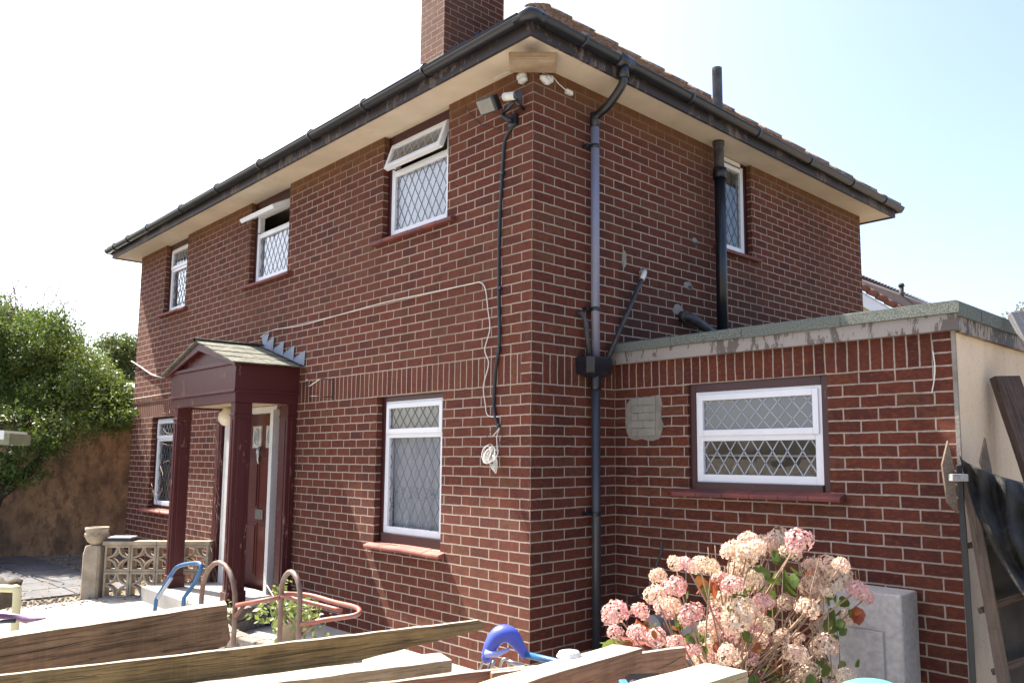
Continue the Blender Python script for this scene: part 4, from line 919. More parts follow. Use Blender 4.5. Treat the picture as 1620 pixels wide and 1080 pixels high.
# roof plane: verge edge from (1330,440) to (1440,498), upper silhouette from (1330,424) to (1470,478)
P0, P1, P2, P3 = dep(1300, 411, 21.5), dep(1560, 515, 21.5), dep(1500, 536, 19.2), dep(1300, 420, 19.2)
nrm_ = (P1-P0).cross(P3-P0).normalized(); nrm_ = nrm_ if nrm_.z > 0 else -nrm_
rows, cols = 15, 52
for r in range(rows):
    for k in range(cols):
        a, b = r/rows, (r+.82)/rows; c0, c1 = k/cols, (k+.8)/cols
        q = lambda s, t: (P3.lerp(P2, s)).lerp(P0.lerp(P1, s), t)
        m.face([q(c0, a)+nrm_*.045, q(c1, a)+nrm_*.045, q(c1, b), q(c0, b)])
m.face([P3-nrm_*.02, P2-nrm_*.02, P1-nrm_*.02, P0-nrm_*.02], 1)
part(m, 'roof', [TILER, simple('tile_gap', (.06, .035, .03), .9, .3, 4, 0)], nb)
m = MB(); n_ = 14
for k in range(n_):
    a, b = P3.lerp(P2, k/n_), P3.lerp(P2, (k+.95)/n_); m.tube([a+nrm_*.03, b+nrm_*.06], .085, 8)
part(m, 'verge_tiles', simple('verge_tile', (.2, .08, .055), .9, .3, 4, 0), nb)
dn = Vector((0, 0, -1)); tw = -(P1-P2).normalized()*.03
m = MB(); m.add([P3+dn*.1, P2+dn*.1, P2+dn*.42, P3+dn*.42, P3+dn*.1-tw*3, P2+dn*.1-tw*3, P2+dn*.42-tw*3, P3+dn*.42-tw*3], [(0, 1, 2, 3), (7, 6, 5, 4), (0, 4, 5, 1), (3, 2, 6, 7)])
part(m, 'verge_board', simple('white_board', (.75, .77, .8), .4, .05, 3, 0), nb)
m = MB(); q1 = P3-tw*6; q2 = P2-tw*6; m.face([(q1.x, q1.y, q1.z-.3), (q2.x, q2.y, q2.z-.3), (q2.x, q2.y, 0), (q1.x, q1.y, 0)]); q3 = P0-tw*0; q4 = P1
m.face([(q2.x, q2.y, q2.z-.3), (q4.x, q4.y, q4.z-.3), (q4.x, q4.y, 0), (q2.x, q2.y, 0)])
part(m, 'wall', simple('cream_wall', (.55, .48, .33), .9, .1, 3, .1), nb)
m = MB(); b = dep(1427, 474, 20.3); m.tube([b, b+Vector((0, 0, .34))], .055, 12); m.tube([b+Vector((0, 0, .34)), b+Vector((0, 0, .42))], [.085, .06], 12); part(m, 'vent_pipe', IRONW, nb)
rt = thing('pale_shrub', 'thin grey leaved tree top beyond the end of the extension roof', 'tree', (2, 14, 0))
c_ = dep(1602, 503, 16); leaves('crown', rt, leaf_mat('dusty_leaf', (.18, .16, .12), (.25, .22, .16), (.14, .12, .1)), [((c_.x+random.uniform(-.4, .5), c_.y+random.uniform(-.3, .3), c_.z+random.uniform(-.5, .12)), (.22, .22, .16)) for k in range(9)], 2400, .03, 9)
m = MB(); m.tube([(c_.x+.2, c_.y, 0), (c_.x+.1, c_.y, c_.z)], [.08, .02], 6); part(m, 'trunk', BARK, rt)

# ------------------------------------------------------------------ timber stack in the foreground
WB = wood_mat('weathered_brown_timber', (.30, .185, .10), (.17, .10, .055), lit_top_tint=True); WG = wood_mat('greenish_board', (.29, .20, .085), (.16, .11, .05), lit_top_tint=True); WP = wood_mat('pale_pine', (.42, .33, .20), (.30, .225, .13), crack=.35, lit_top_tint=True)
WR = wood_mat('red_brown_sleeper', (.36, .19, .11), (.22, .12, .075), crack=.3, lit_top_tint=True); WD = wood_mat('dark_old_plank', (.13, .085, .065), (.065, .045, .035)); WGY = wood_mat('grey_board', (.34, .33, .33), (.22, .21, .2), crack=.3)
def timber(name, A, B, wdt, hgt, mat, label, cat='timber', ragged=0., seed=1, wside=-1, group=None, endcut=0., bevel=.006, taper=None, cracks=None):
    """beam with its top front edge from A to B; width runs away from the camera side"""
    A, B = Vector(A), Vector(B); d = (B-A); ln = d.length; d.normalize(); side = Vector((0, 0, 1)).cross(d).normalized()
    if side.dot(CAM-A) > 0: side = -side
    up = d.cross(side); up = up if up.z > 0 else -up
    rg = random.Random(seed); n = max(8, int(ln/.08)); V = []; ph = rg.uniform(0, 6)
    for i in range(n+1):
        t = i/n; s = t*ln; hh = hgt if not taper else hgt*(1-(taper*max(0, (t-.72)/.28)))
        j = lambda k: rg.uniform(-k, k)
        jj = .0022; e = 0
        for (a, b) in ((0, 0), (wdt, 0), (wdt, -hh), (0, -hh)):
            ee = rg.uniform(-ragged, ragged*.3) if i == n and ragged else 0
            if i == n: ee -= endcut*(a/wdt)
            V.append(Vector((s+ee, a+j(jj), b+j(jj)+.003*math.sin(t*4+ph))))
    fs = [(0, 1, 2, 3), (n*4+3, n*4+2, n*4+1, n*4)]
    for i in range(n):
        for k in range(4): fs.append((i*4+k, i*4+4+k, i*4+4+(k+1) % 4, i*4+(k+1) % 4))
    me = bpy.data.meshes.new(name); me.from_pydata([tuple(v) for v in V], [], fs); me.materials.append(mat); me.update()
    o = bpy.data.objects.new(name, me); C.objects.link(o)
    o.matrix_world = Matrix(((d.x, side.x, up.x, A.x), (d.y, side.y, up.y, A.y), (d.z, side.z, up.z, A.z), (0, 0, 0, 1)))
    b = o.modifiers.new('bevel', 'BEVEL'); b.width = bevel; b.segments = 2; b.limit_method = 'ANGLE'; b.angle_limit = R(50)
    if label: tag(o, label, cat, group or ('bearers under the timber stack' if 'bearer' in name else 'old timbers stacked across the foreground'))
    if cracks:
        mc = MB(); rc = random.Random(seed+50)
        for (s0, h0, s1, h1, wd) in cracks:
            s0, s1 = ln-s0, ln-s1; n_ = 14; top = []; bot = []
            for i in range(n_+1):
                t = i/n_; x = s0+(s1-s0)*t; z = h0+(h1-h0)*t+rc.uniform(-.003, .003); w_ = wd*math.sin(math.pi*min(1, max(.02, t)))*rc.uniform(.5, 1.1)
                top.append((x, -.0062, -z+w_/2)); bot.append((x, -.0062, -z-w_/2))
            for i in range(n_): mc.face([top[i], top[i+1], bot[i+1], bot[i]])
        oc = mc.build('crack', CRACKM); oc.parent = o
    return o
CRACKM = simple('crack_dark', (.025, .016, .011), .95, .3, 20, 0)
def topline(p, q, z, ext=.6):
    a, b = onz(*p, z), onz(*q, z); return a+(a-b).normalized()*ext, b
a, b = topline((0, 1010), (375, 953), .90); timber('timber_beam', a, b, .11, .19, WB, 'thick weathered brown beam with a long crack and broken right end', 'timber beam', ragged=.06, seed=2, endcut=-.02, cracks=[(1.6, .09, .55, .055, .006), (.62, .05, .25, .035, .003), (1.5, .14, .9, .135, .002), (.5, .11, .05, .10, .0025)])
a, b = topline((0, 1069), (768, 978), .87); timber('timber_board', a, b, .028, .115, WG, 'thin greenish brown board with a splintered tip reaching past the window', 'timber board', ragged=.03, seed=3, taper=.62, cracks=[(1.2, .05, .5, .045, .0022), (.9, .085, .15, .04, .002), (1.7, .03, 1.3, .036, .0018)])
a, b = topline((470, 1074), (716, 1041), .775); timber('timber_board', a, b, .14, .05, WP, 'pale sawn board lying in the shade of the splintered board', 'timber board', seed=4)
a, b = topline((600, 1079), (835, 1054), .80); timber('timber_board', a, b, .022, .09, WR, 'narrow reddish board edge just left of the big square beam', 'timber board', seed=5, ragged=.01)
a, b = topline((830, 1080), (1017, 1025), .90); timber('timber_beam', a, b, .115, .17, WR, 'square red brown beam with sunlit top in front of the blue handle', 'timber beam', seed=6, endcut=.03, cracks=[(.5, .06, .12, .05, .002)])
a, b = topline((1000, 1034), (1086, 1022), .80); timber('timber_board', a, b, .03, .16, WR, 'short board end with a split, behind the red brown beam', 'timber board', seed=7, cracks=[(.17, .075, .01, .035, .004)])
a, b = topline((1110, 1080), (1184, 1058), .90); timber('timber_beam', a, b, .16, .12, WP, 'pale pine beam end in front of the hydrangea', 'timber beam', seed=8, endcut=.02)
# bearers and block piers carrying the stack
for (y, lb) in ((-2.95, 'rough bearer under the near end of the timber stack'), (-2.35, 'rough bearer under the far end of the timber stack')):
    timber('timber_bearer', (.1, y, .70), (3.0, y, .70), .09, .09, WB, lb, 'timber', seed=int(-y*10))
for (x, y, lb) in ((.5, -2.9, 'concrete block pier under the near left of the stack'), (2.6, -2.9, 'concrete block pier under the near right of the stack'), (.5, -2.3, 'concrete block pier under the far left of the stack'), (2.6, -2.3, 'concrete block pier under the far right of the stack')):
    t_ = thing('block_pier', lb, 'block pier', (x, y, 0), 'block piers under the timber stack')
    for k in range(3): m = MB(); m.box(x-.2, x+.2, y-.1, y+.1, .012+k*.2, .208+k*.2); part(m, 'concrete_block', CONC, t_, bevel=.006)
# splinters and pegs
# blue grab handle with wire rack
bh = thing('blue_crutch', 'blue plastic crutch with cuff and blue shaft lying behind the big beam', 'crutch', tuple(dep(800, 1040, 3.15)))
BLUE = simple('blue_plastic', (.05, .08, .42), .4, .25, 5, .05, c2=(.07, .10, .46)); BLUEM = simple('blue_painted_tube', (.03, .13, .30), .35, .4, 9, .1)
D = 3.25; m = MB(); path = smooth_path([dep(768, 1044, D), dep(776, 1022, D), dep(790, 1003, D), dep(808, 1004, D), dep(822, 1022, D), dep(832, 1037, D)], 5)
nP = len(path); m.tube(path, [.022+.016*math.sin(math.pi*min(1, k/nP*1.2)) for k in range(nP)], 12, flat=.75); part(m, 'grip', BLUE, bh)
m = MB(); m.tube([dep(768, 1033, D-.02), dep(786, 1034, D-.03), dep(806, 1026, D-.03)], [.016, .012, .006], 8); part(m, 'cuff', simple('pale_blue_plastic', (.3, .35, .7), .4, .1, 5, 0), bh)
m = MB(); m.tube([dep(828, 1034, D), dep(885, 1047, D-.08), dep(930, 1056, D-.13)], .0135, 12); part(m, 'shaft', BLUEM, bh)
m = MB()
for (p, q, r_) in (((768, 1036), (756, 1064), .005), ((782, 1044), (774, 1064), .0075), ((776, 1046), (768, 1066), .004)): m.tube([dep(*p, D+.02), dep(*q, D+.02)], r_, 8)
m.tube(smooth_path([dep(790, 1064, D+.05), dep(794, 1045, D+.05), dep(802, 1042, D+.05), dep(806, 1052, D+.05), dep(806, 1064, D+.05)], 4), .006, 8); m.tube([dep(802, 1045, D+.05), dep(828, 1053, D+.05)], .009, 8)
part(m, 'metal_stays', CHROME, bh)
m = MB(); c_ = onz(892, 1034, .93); m.lathe([(.038, .895), (.045, .905), (.036, .918), (.015, .923)], (onz(900, 1036, .905).x, onz(900, 1036, .905).y), 9, sm=False)
tag(m.build('white_stone', simple('white_lump', (.7, .7, .68), .8, .1, 8, .2)), 'small white rounded lump on the top of the red brown beam', 'stone')
bx_ = thing('black_case', 'glossy black rounded case with a blue rim lying on the beams at the bottom', 'case', tuple(onz(1020, 1078, .9)))
c_ = dep(1022, 1080, 2.55); m = MB(); M_ = Matrix.Translation(c_) @ Matrix.Rotation(R(50), 4, 'Z') @ Matrix.Diagonal((1, 1, 1, 1))
m.box(-.065, .065, -.05, .05, -.03, .022, 0, M_); part(m, 'case_body', simple('gloss_black', (.01, .01, .013), .12, .2, 5, 0), bx_, bevel=.018)
m = MB(); m.box(-.085, -.03, -.052, .02, -.004, .010, 0, M_); part(m, 'blue_rim', simple('blue_rim_gloss', (.1, .25, .55), .2, .2, 5, 0), bx_, bevel=.004)
tb = thing('teal_bin', 'pale teal plastic bin lid with a black rim below the hydrangea', 'bin', tuple(dep(1382, 1090, 3.4)))
c_ = dep(1381, 1098, 3.4); m = MB(); m.lathe([(.11, c_.z-.5), (.14, c_.z), (.13, c_.z+.028), (.09, c_.z+.045), (.001, c_.z+.05)], (c_.x, c_.y), 24); part(m, 'lid', simple('teal_plastic', (.12, .33, .32), .4, .2, 5, 0), tb)
m = MB(); m.tube([(c_.x+.143*math.cos(k*.2618), c_.y+.143*math.sin(k*.2618), c_.z+.004) for k in range(25)], .008, 6, cap=False); part(m, 'rim', BLACKP, tb)

# ------------------------------------------------------------------ walking frames, planter edge, pots
RUST = simple('rusty_grey_tube', (.20, .17, .14), .5, .5, 8, .2, c2=(.17, .075, .05), metal=.2); REDT = simple('faded_red_tube', (.27, .065, .042), .5, .4, 6, .1, c2=(.30, .13, .095))
def hoop(name, mat, pix, D, r, parent=None):
    P_ = [dep(x, y, D+dd) for x, y, dd in pix]; m = MB(); m.tube(P_[:1]+smooth_path(P_, 6)[1:], r, 12); return m
zf_ = thing('walking_frame', 'rusty grey tubular walking frame with faded red side rails in front of the door', 'walking frame', (-.9, -1.4, 0))
def leg_to_ground(p): return Vector((p.x, p.y, .012))
def hoop2(a, b, top, r, mat, nm, par):
    a, b = Vector(a), Vector(b); top = float(top); dd = (b-a); h = dd.length; pts = [leg_to_ground(a), Vector((a.x, a.y, top-h*.55))]
    for k in range(1, 10):
        t = math.pi*k/10; pts.append(a.lerp(b, .5-.5*math.cos(t))*1.0+Vector((0, 0, top-h*.55+h*.55*math.sin(t)-a.lerp(b, .5-.5*math.cos(t)).z)))
    pts += [Vector((b.x, b.y, top-h*.55)), leg_to_ground(b)]
    m = MB(); m.tube(pts, r, 12); return part(m, nm, mat, par)
a, b = dep(444, 965, 5.3), dep(474, 965, 5.1); hoop2((a.x, a.y, 0), (b.x, b.y, 0), dep(457, 905, 5.2).z, .0165, RUST, 'leg_hoop', zf_)
a2, b2 = dep(318, 960, 5.75), dep(372, 960, 5.45); hoop2((a2.x, a2.y, 0), (b2.x, b2.y, 0), dep(345, 890, 5.6).z, .0165, RUST, 'leg_hoop', zf_)
z_ = .655
pA, pB, pC = dep(374, 957, 5.42), dep(444, 944, 5.3), dep(474, 990, 5.1)
pD, pE = dep(566, 968, 5.05), dep(548, 957, 5.35)
m = MB(); m.tube([pA, pB], .015, 10); part(m, 'side_rail', REDT, zf_)
m = MB(); m.tube(smooth_path([dep(446, 942, 5.3), dep(500, 955, 5.2), dep(540, 965, 5.12)], 4), .014, 10); part(m, 'side_rail', REDT, zf_)
m = MB(); m.tube(smooth_path([dep(446, 938, 5.6), dep(490, 941, 5.6), dep(530, 952, 5.4), dep(560, 959, 5.2), dep(569, 966, 5.1), dep(560, 973, 5.05), dep(520, 979, 5.05), dep(476, 987, 5.08)], 5), .0155, 10); part(m, 'end_rail', REDT, zf_)
m = MB(); m.tube([dep(476, 1004, 5.1), dep(500, 984, 5.08)], .013, 8); m.tube([dep(372, 975, 5.42), dep(386, 957, 5.4)], .013, 8); m.tube([dep(422, 925, 5.5), dep(446, 965, 5.35), dep(462, 985, 5.3)], .005, 6); part(m, 'brace', RUST, zf_)
bz = thing('blue_walking_frame', 'blue tubular frame hoop standing beyond the thick cracked beam', 'walking frame', (-2.1, -1.6, 0))
m = MB(); p1, p2 = dep(240, 965, 6.05), dep(288, 965, 5.8)
m.tube([leg_to_ground(p1)]+smooth_path([dep(247, 948, 6.05), dep(270, 910, 6.0), dep(283, 895, 5.95), dep(312, 890, 5.85), dep(318, 897, 5.8), dep(310, 918, 5.8), dep(291, 945, 5.8)], 5)+[leg_to_ground(p2)], .0145, 12); part(m, 'tube', BLUEM, bz)
m = MB(); m.tube([dep(249, 946, 6.03), dep(272, 912, 5.99)], .0185, 6, flat=.3); part(m, 'worn_stripe', simple('pale_scuff', (.4, .45, .5), .5, .2, 9, 0), bz)
# rough curved planter edging
m = MB(); STONE = simple('rough_edging_stone', (.42, .36, .31), .95, .5, 14, 1.0, .03, c2=(.25, .2, .17))
path = smooth_path([(-3.25, -.35, 0), (-3.1, -.75, 0), (-2.7, -1.02, 0), (-2.1, -1.12, 0), (-1.4, -.95, 0), (-1.15, -.6, 0)], 7); rg = random.Random(3)
pe = thing('planter_edging', 'low curved edging of rough pale stone blocks below the window', 'planter', (-2.2, -.7, 0))
for zl in range(2):
    for i in range(0, len(path)-1, 2):
        a, b = path[i], path[min(i+2, len(path)-1)]; d = (b-a).normalized(); s_ = Vector((-d.y, d.x, 0))*.06; ln = (b-a).length
        m = MB(); m.box(.004, ln-.004, -.06, .06, .012+zl*.105, .112+zl*.105, 0, Matrix.Translation(a) @ Matrix.Rotation(math.atan2(d.y, d.x), 4, 'Z'), .006); part(m, 'edging_stone', STONE, pe, bevel=.012)
tag(leaves('weeds', None, leaf_mat('weed_leaf', (.16, .22, .05), (.24, .3, .09), (.2, .2, .06)), [((-2.95, -.95, .2), (.12, .12, .16)), ((-2.75, -1.05, .12), (.12, .1, .12)), ((-2.2, -.6, .2), (.15, .1, .15))], 420, .022, 6), 'tuft of small green weeds growing over the stone edging', 'weeds')
pp = thing('potted_plant', 'small leafy plant in a pale pot behind the walking frame', 'potted plant', (-1.6, -.9, 0))
c_ = dep(462, 1000, 5.9); m = MB(); m.lathe([(.05, .02), (.075, c_.z+.06), (.08, c_.z+.06), (.08, c_.z+.08), (.06, c_.z+.08)], (c_.x, c_.y), 16); part(m, 'pot', CONC, pp)
o = leaves('foliage', pp, leaf_mat('pot_leaf', (.18, .24, .06), (.3, .35, .12), (.2, .22, .08)), [((c_.x, c_.y, c_.z+.17), (.2, .2, .09)), ((c_.x+.15, c_.y+.02, c_.z+.1), (.1, .1, .1)), ((c_.x-.12, c_.y-.05, c_.z+.14), (.1, .1, .05))], 420, .026, 7)
m = MB()
for k in range(9): a_ = k*.7; m.tube([(c_.x, c_.y, c_.z+.06), (c_.x+math.cos(a_)*.08, c_.y+math.sin(a_)*.08, c_.z+.14), (c_.x+math.cos(a_)*.17, c_.y+math.sin(a_)*.17, c_.z+.2)], .003, 4)
part(m, 'stem', DEAD, pp)
m = MB(); q = onz(492, 940, .17); q = Vector((-3.32, -.32, 0)); m.box(q.x-.12, q.x+.16, q.y-.1, q.y+.1, .02, .16); m.box(q.x-.14, q.x+.18, q.y-.12, q.y+.12, .15, .175)
tag(m.build('blue_crate', simple('dark_blue_plastic', (.04, .055, .11), .35, .3, 8, .1), bevel=.01), 'small dark blue plastic box at the foot of the wall right of the porch', 'box')
ch_ = thing('cream_plastic_chair', 'cream plastic garden chair back showing at the left edge', 'chair', tuple(Vector(dep(0, 960, 5.4)).xy)+(0,))
c_ = dep(5, 950, 5.4); CH = simple('cream_plastic', (.62, .57, .33), .4, .15, 4, .03); RX = Vector((RGT.x, RGT.y, 0)).normalized()
m = MB(); bk = [c_-RX*.26+Vector((0, 0, -.35)), c_-RX*.26+Vector((0, 0, .02)), c_-RX*.22+Vector((0, 0, .075)), c_+RX*.05+Vector((0, 0, .08)), c_+RX*.09+Vector((0, 0, .045)), c_+RX*.09+Vector((0, 0, -.35))]
m.tube(smooth_path(bk, 5), .026, 10, flat=1); part(m, 'backrest', CH, ch_)
m = MB(); s0 = c_+Vector((0, 0, -.38)); m.box(-.27, .1, -.2, .2, -.02, .02, 0, Matrix.Translation(s0) @ Matrix.Rotation(YAW, 4, 'Z')); part(m, 'seat', CH, ch_, bevel=.01)
for (a_, b_) in ((-.24, -.18), (.07, -.18), (-.24, .18), (.07, .18)):
    p = Matrix.Translation(s0) @ Matrix.Rotation(YAW, 4, 'Z') @ Vector((a_, b_, 0)); m = MB(); m.tube([p, (p.x, p.y, .012)], .02, 8); part(m, 'leg', CH, ch_)
# brown rag over the chair
m = MB(); cr = dep(6, 926, 5.6)
nn = 12
for i in range(nn+1):
    for j in range(6): u_ = -.2+.32*i/nn; m.v.append(tuple(cr+RX*u_+Vector((0, 0, .05-.035*j-.04*max(0, u_)*3+.012*math.sin(i*1.3+j)))-Vector((FWD.x, FWD.y, 0))*(.02*math.sin(i*.9)+.02*j)))
for i in range(nn):
    for j in range(5): q = i*6+j; m.f.append((q, q+1, q+7, q+6)); m.m.append(0); m.sm.append(True)
o = m.build('brown_cloth', simple('brown_sacking', (.10, .075, .05), .95, .4, 12, .5)); so_ = o.modifiers.new('s', 'SOLIDIFY'); so_.thickness = .008
tag(o, 'crumpled brown cloth draped behind the cream chair', 'cloth')
# purple strap by the beam
m = MB(); D = 4.4; m.tube(smooth_path([dep(-30, 972, D), dep(0, 974, D), dep(25, 976, D), dep(42, 980, D-.05), dep(60, 979, D-.1), dep(72, 977, D-.1)], 5), [.02]*16+[.014, .012, .01, .009, .008, .007, .006, .005, .004, .004], 10, flat=.6)
tag(m.build('purple_handle', simple('purple_plastic', (.14, .05, .13), .3, .3, 5, 0)), 'curved purple plastic handle sticking out behind the thick beam', 'handle')
m = MB(); D = 4.3; m.tube([dep(-30, 984, D), dep(24, 981, D)], .012, 8, flat=.6); m.tube([leg_to_ground(dep(-26, 976, 4.4)), dep(-26, 978, 4.38)], .015, 8)
tag(m.build('dark_rod', BLACKP), 'dark rod just under the purple handle at the left edge', 'rod')
# garden structure corner at the left edge
ga = thing('garden_arbour', 'white topped garden arbour with a green post at the left edge', 'arbour', tuple(Vector(dep(-30, 900, 7)).xy)+(0,))
D = 7.0; m = MB(); M_ = Matrix.Translation(dep(-42, 690, D)) @ Matrix.Rotation(YAW+R(20), 4, 'Z'); m.box(-.5, .335, -.4, .25, -.03, .045, 0, M_); m.box(.3, .37, -.38, .23, -.075, .02, 1, M_); part(m, 'roof_board', [simple('white_board_paint', (.78, .78, .78), .5, .1, 5, .1), simple('olive_paint', (.28, .30, .18), .7, .3, 5, .1)], ga)
m = MB(); M2 = Matrix.Translation(dep(-9, 690, D)) @ Matrix.Rotation(YAW+R(20), 4, 'Z'); p = M2.translation; m.box(-.03, .03, -.03, .03, -p.z, -.03, 0, M2); part(m, 'post', simple('olive_post', (.13, .17, .05), .7, .3, 5, .1), ga)

# ------------------------------------------------------------------ meter box, grey bin and iron hook by the extension
mb_ = thing('meter_box', 'grey concrete coloured meter box with a panelled door against the extension wall', 'meter box', (2.1, .75, 0))
GREYM = simple('grey_speckled_plastic', (.46, .44, .42), .85, .3, 30, .4, c2=(.34, .32, .30)); m = MB()
a = ony(1290, 927, .62); b = ony(1440, 937, .62)
m.box(a.x, 2.33, .66, .893, .2, .815); part(m, 'cabinet', GREYM, mb_, bevel=.012)
m = MB(); m.box(a.x+.03, 2.22, .650, .66, .30, .60); part(m, 'door', GREYM, mb_, bevel=.004)
m = MB(); m.box(a.x+.022, 2.228, .657, .6605, .292, .608); m.box(a.x+.022, 2.228, .657, .6605, .2, .288); part(m, 'seam', simple('seam_grey', (.3, .3, .29), .8, .1, 5, 0), mb_)
m = MB(); m.box(a.x+.03, 2.22, .654, .66, .21, .285); part(m, 'lower_panel', GREYM, mb_, bevel=.004)
m = MB(); m.box(a.x-.02, 2.33, .67, .9, .0, .2); part(m, 'plinth', CONC, mb_)
gb = thing('grey_storage_box', 'grey box with rounded top half hidden behind the left of the hydrangea', 'box', (1.0, .5, 0))
m = MB()
for (p, q) in (((1018, 985), (1046, 985)), ((1076, 985), (1140, 985))):
    x0, x1 = ony(*p, .35).x, ony(*q, .35).x; zt = ony(1030, 972, .35).z; n = 10; vs = [(x0, .35, 0)]+[((x0+x1)/2-(x1-x0)/2*math.cos(math.pi*k/n), .35, zt-.08+.08*math.sin(math.pi*k/n)) for k in range(n+1)]+[(x1, .35, 0)]
    k_ = len(vs); m.add(vs+[(v[0], .5, v[2]) for v in vs], [tuple(range(k_))[::-1], tuple(range(k_, 2*k_))]+[(i, (i+1) % k_, (i+1) % k_+k_, i+k_) for i in range(k_)])
part(m, 'panel', simple('dull_grey_panel', (.2, .2, .21), .8, .2, 6, .1), gb, bevel=.004)
m = MB(); m.tube(smooth_path([ony(1047, 856, .8), ony(1046, 875, .8), ony(1040, 890, .8), ony(1030, 925, .8), ony(1012, 942, .8), ony(1000, 945, .85)], 5), .011, 8); tag(m.build('iron_bar', IRON), 'bent black iron bar leaning on the extension wall behind the hydrangea', 'iron bar')
m = MB(); m.tube(smooth_path([ony(968, 990, .8), ony(955, 965, .8), ony(954, 945, .8), ony(962, 932, .8), ony(972, 928, .85)], 5), .004, 6); tag(m.build('bent_wire', simple('rusty_wire', (.16, .06, .05), .8, .4, 9, 0)), 'thin rusty hooped wire between the drainpipe and the wall', 'wire')

# ------------------------------------------------------------------ hydrangea
hy = thing('hydrangea_bush', 'hydrangea bush full of faded pink and cream flower heads in a clay pot', 'bush', (1.75, -.15, 0))
HEADS = [(974,970,19),(973,1000,11),(1013,967,13),(1041,911,12),(1067,930,19),(1037,941,15),(1053,961,17),(1093,972,18),(1068,891,11),(1085,893,12),(1106,893,14),(1126,898,13),(1137,915,11),(1007,1000,13),(1037,1009,15),(1070,1017,14),(1102,1027,8),(1185,854,14),(1155,874,15),(1181,878,17),(1207,863,17),(1230,852,16),(1252,872,14),(1263,855,18),(1285,900,17),(1311,894,15),(1326,913,20),(1285,928,18),(1331,893,12),(1357,933,15),(1370,944,11),(1278,963,17),(1309,937,9),(1194,913,12),(1180,928,13),(1159,926,16),(1144,948,15),(1170,975,27),(1155,1000,15),(1196,992,11),(1204,1011,11),(1176,1024,16),(1152,1035,16),(1305,1022,20),(1259,1035,17),(1278,1059,16),(1309,1063,16),(1270,1074,19),(1337,1070,13),(1244,952,13),(1207,952,14),(1167,900,16),(1296,993,13),(1122,993,14),(1133,981,13),(1237,1007,12),(1195,868,15),(1219,862,16),(1166,868,14),(1140,1060,14),(1200,1075,15)]
rg = random.Random(99)
for k in range(30):
    a_, q_ = rg.uniform(0, 6.28), math.sqrt(rg.random()); HEADS.append((1190+155*q_*math.cos(a_), 985+85*q_*math.sin(a_), rg.uniform(9, 14)))
def petal_mat(name, a, b, c):
    n = NT(name); v = obj_vec(n); vo = n.n('TexVoronoi'); vo.inputs['Scale'].default_value = 3.2; n.l(v, vo.inputs['Vector']); hs = n.n('SeparateColor'); n.l(vo.outputs['Color'], hs.inputs[0])
    col = n.mix(hs.outputs[0], a, b); col = n.mix(n.math('MULTIPLY', n.ramp(hs.outputs[1], [(.6, 0.), (.8, 1.)]), .8), col, c); n.col(col); n.rough(.8)
    out = [x for x in n.t.nodes if x.type == 'OUTPUT_MATERIAL'][0]; t_ = n.n('BsdfTranslucent'); n.l(col, t_.inputs[0]); mx = n.n('MixShader'); mx.inputs[0].default_value = .3; n.l(n.b.outputs[0], mx.inputs[1]); n.l(t_.outputs[0], mx.inputs[2]); n.l(mx.outputs[0], out.inputs[0]); return n.m
PET = [petal_mat('cream_pink_petals', (.78, .59, .44), (.70, .46, .37), (.82, .70, .54)), petal_mat('pink_petals', (.70, .30, .31), (.70, .45, .40), (.78, .62, .51)), petal_mat('dry_tan_petals', (.76, .62, .46), (.62, .46, .34), (.82, .70, .54)), petal_mat('magenta_petals', (.42, .08, .17), (.46, .18, .22), (.3, .05, .12))]
def head_mesh(seed, mat):
    rng = random.Random(seed); V = []; Fc = []
    n = 170
    for k in range(n):
        zz = 1-1.75*(k+.5)/n; rr_ = math.sqrt(max(0, 1-zz*zz)); a = k*2.39996+rng.uniform(-.2, .2); lump = 1+.14*math.sin(3*a+seed)*rr_+rng.uniform(-.1, .1)
        nrm = Vector((rr_*math.cos(a), rr_*math.sin(a), zz*.85)).normalized(); c = nrm*lump*.92
        nn = (nrm+Vector((rng.uniform(-.5, .5), rng.uniform(-.5, .5), rng.uniform(-.5, .5)))).normalized()
        u = nn.orthogonal().normalized(); u = (u*math.cos(rng.random()*6)+nn.cross(u)*math.sin(rng.random()*6)).normalized(); w_ = nn.cross(u); s = rng.uniform(.11, .17)
        for q in range(4):
            d = u*math.cos(q*1.5708)+w_*math.sin(q*1.5708); e_ = nn.cross(d); b = len(V)
            V += [tuple(c), tuple(c+d*s*.6+e_*s*.5+nn*s*.15), tuple(c+d*s*1.15+nn*s*rng.uniform(-.1, .5)), tuple(c+d*s*.6-e_*s*.5+nn*s*.15)]; Fc.append((b, b+1, b+2, b+3))
    me = bpy.data.meshes.new('flower_head'); me.from_pydata(V, [], Fc); me.materials.append(mat); me.update(); return me
HM = [[head_mesh(s*7+i, PET[i]) for s in range(3)] for i in range(4)]
rg = random.Random(17); root = Vector((1.72, -.2, .35)); heads3 = []
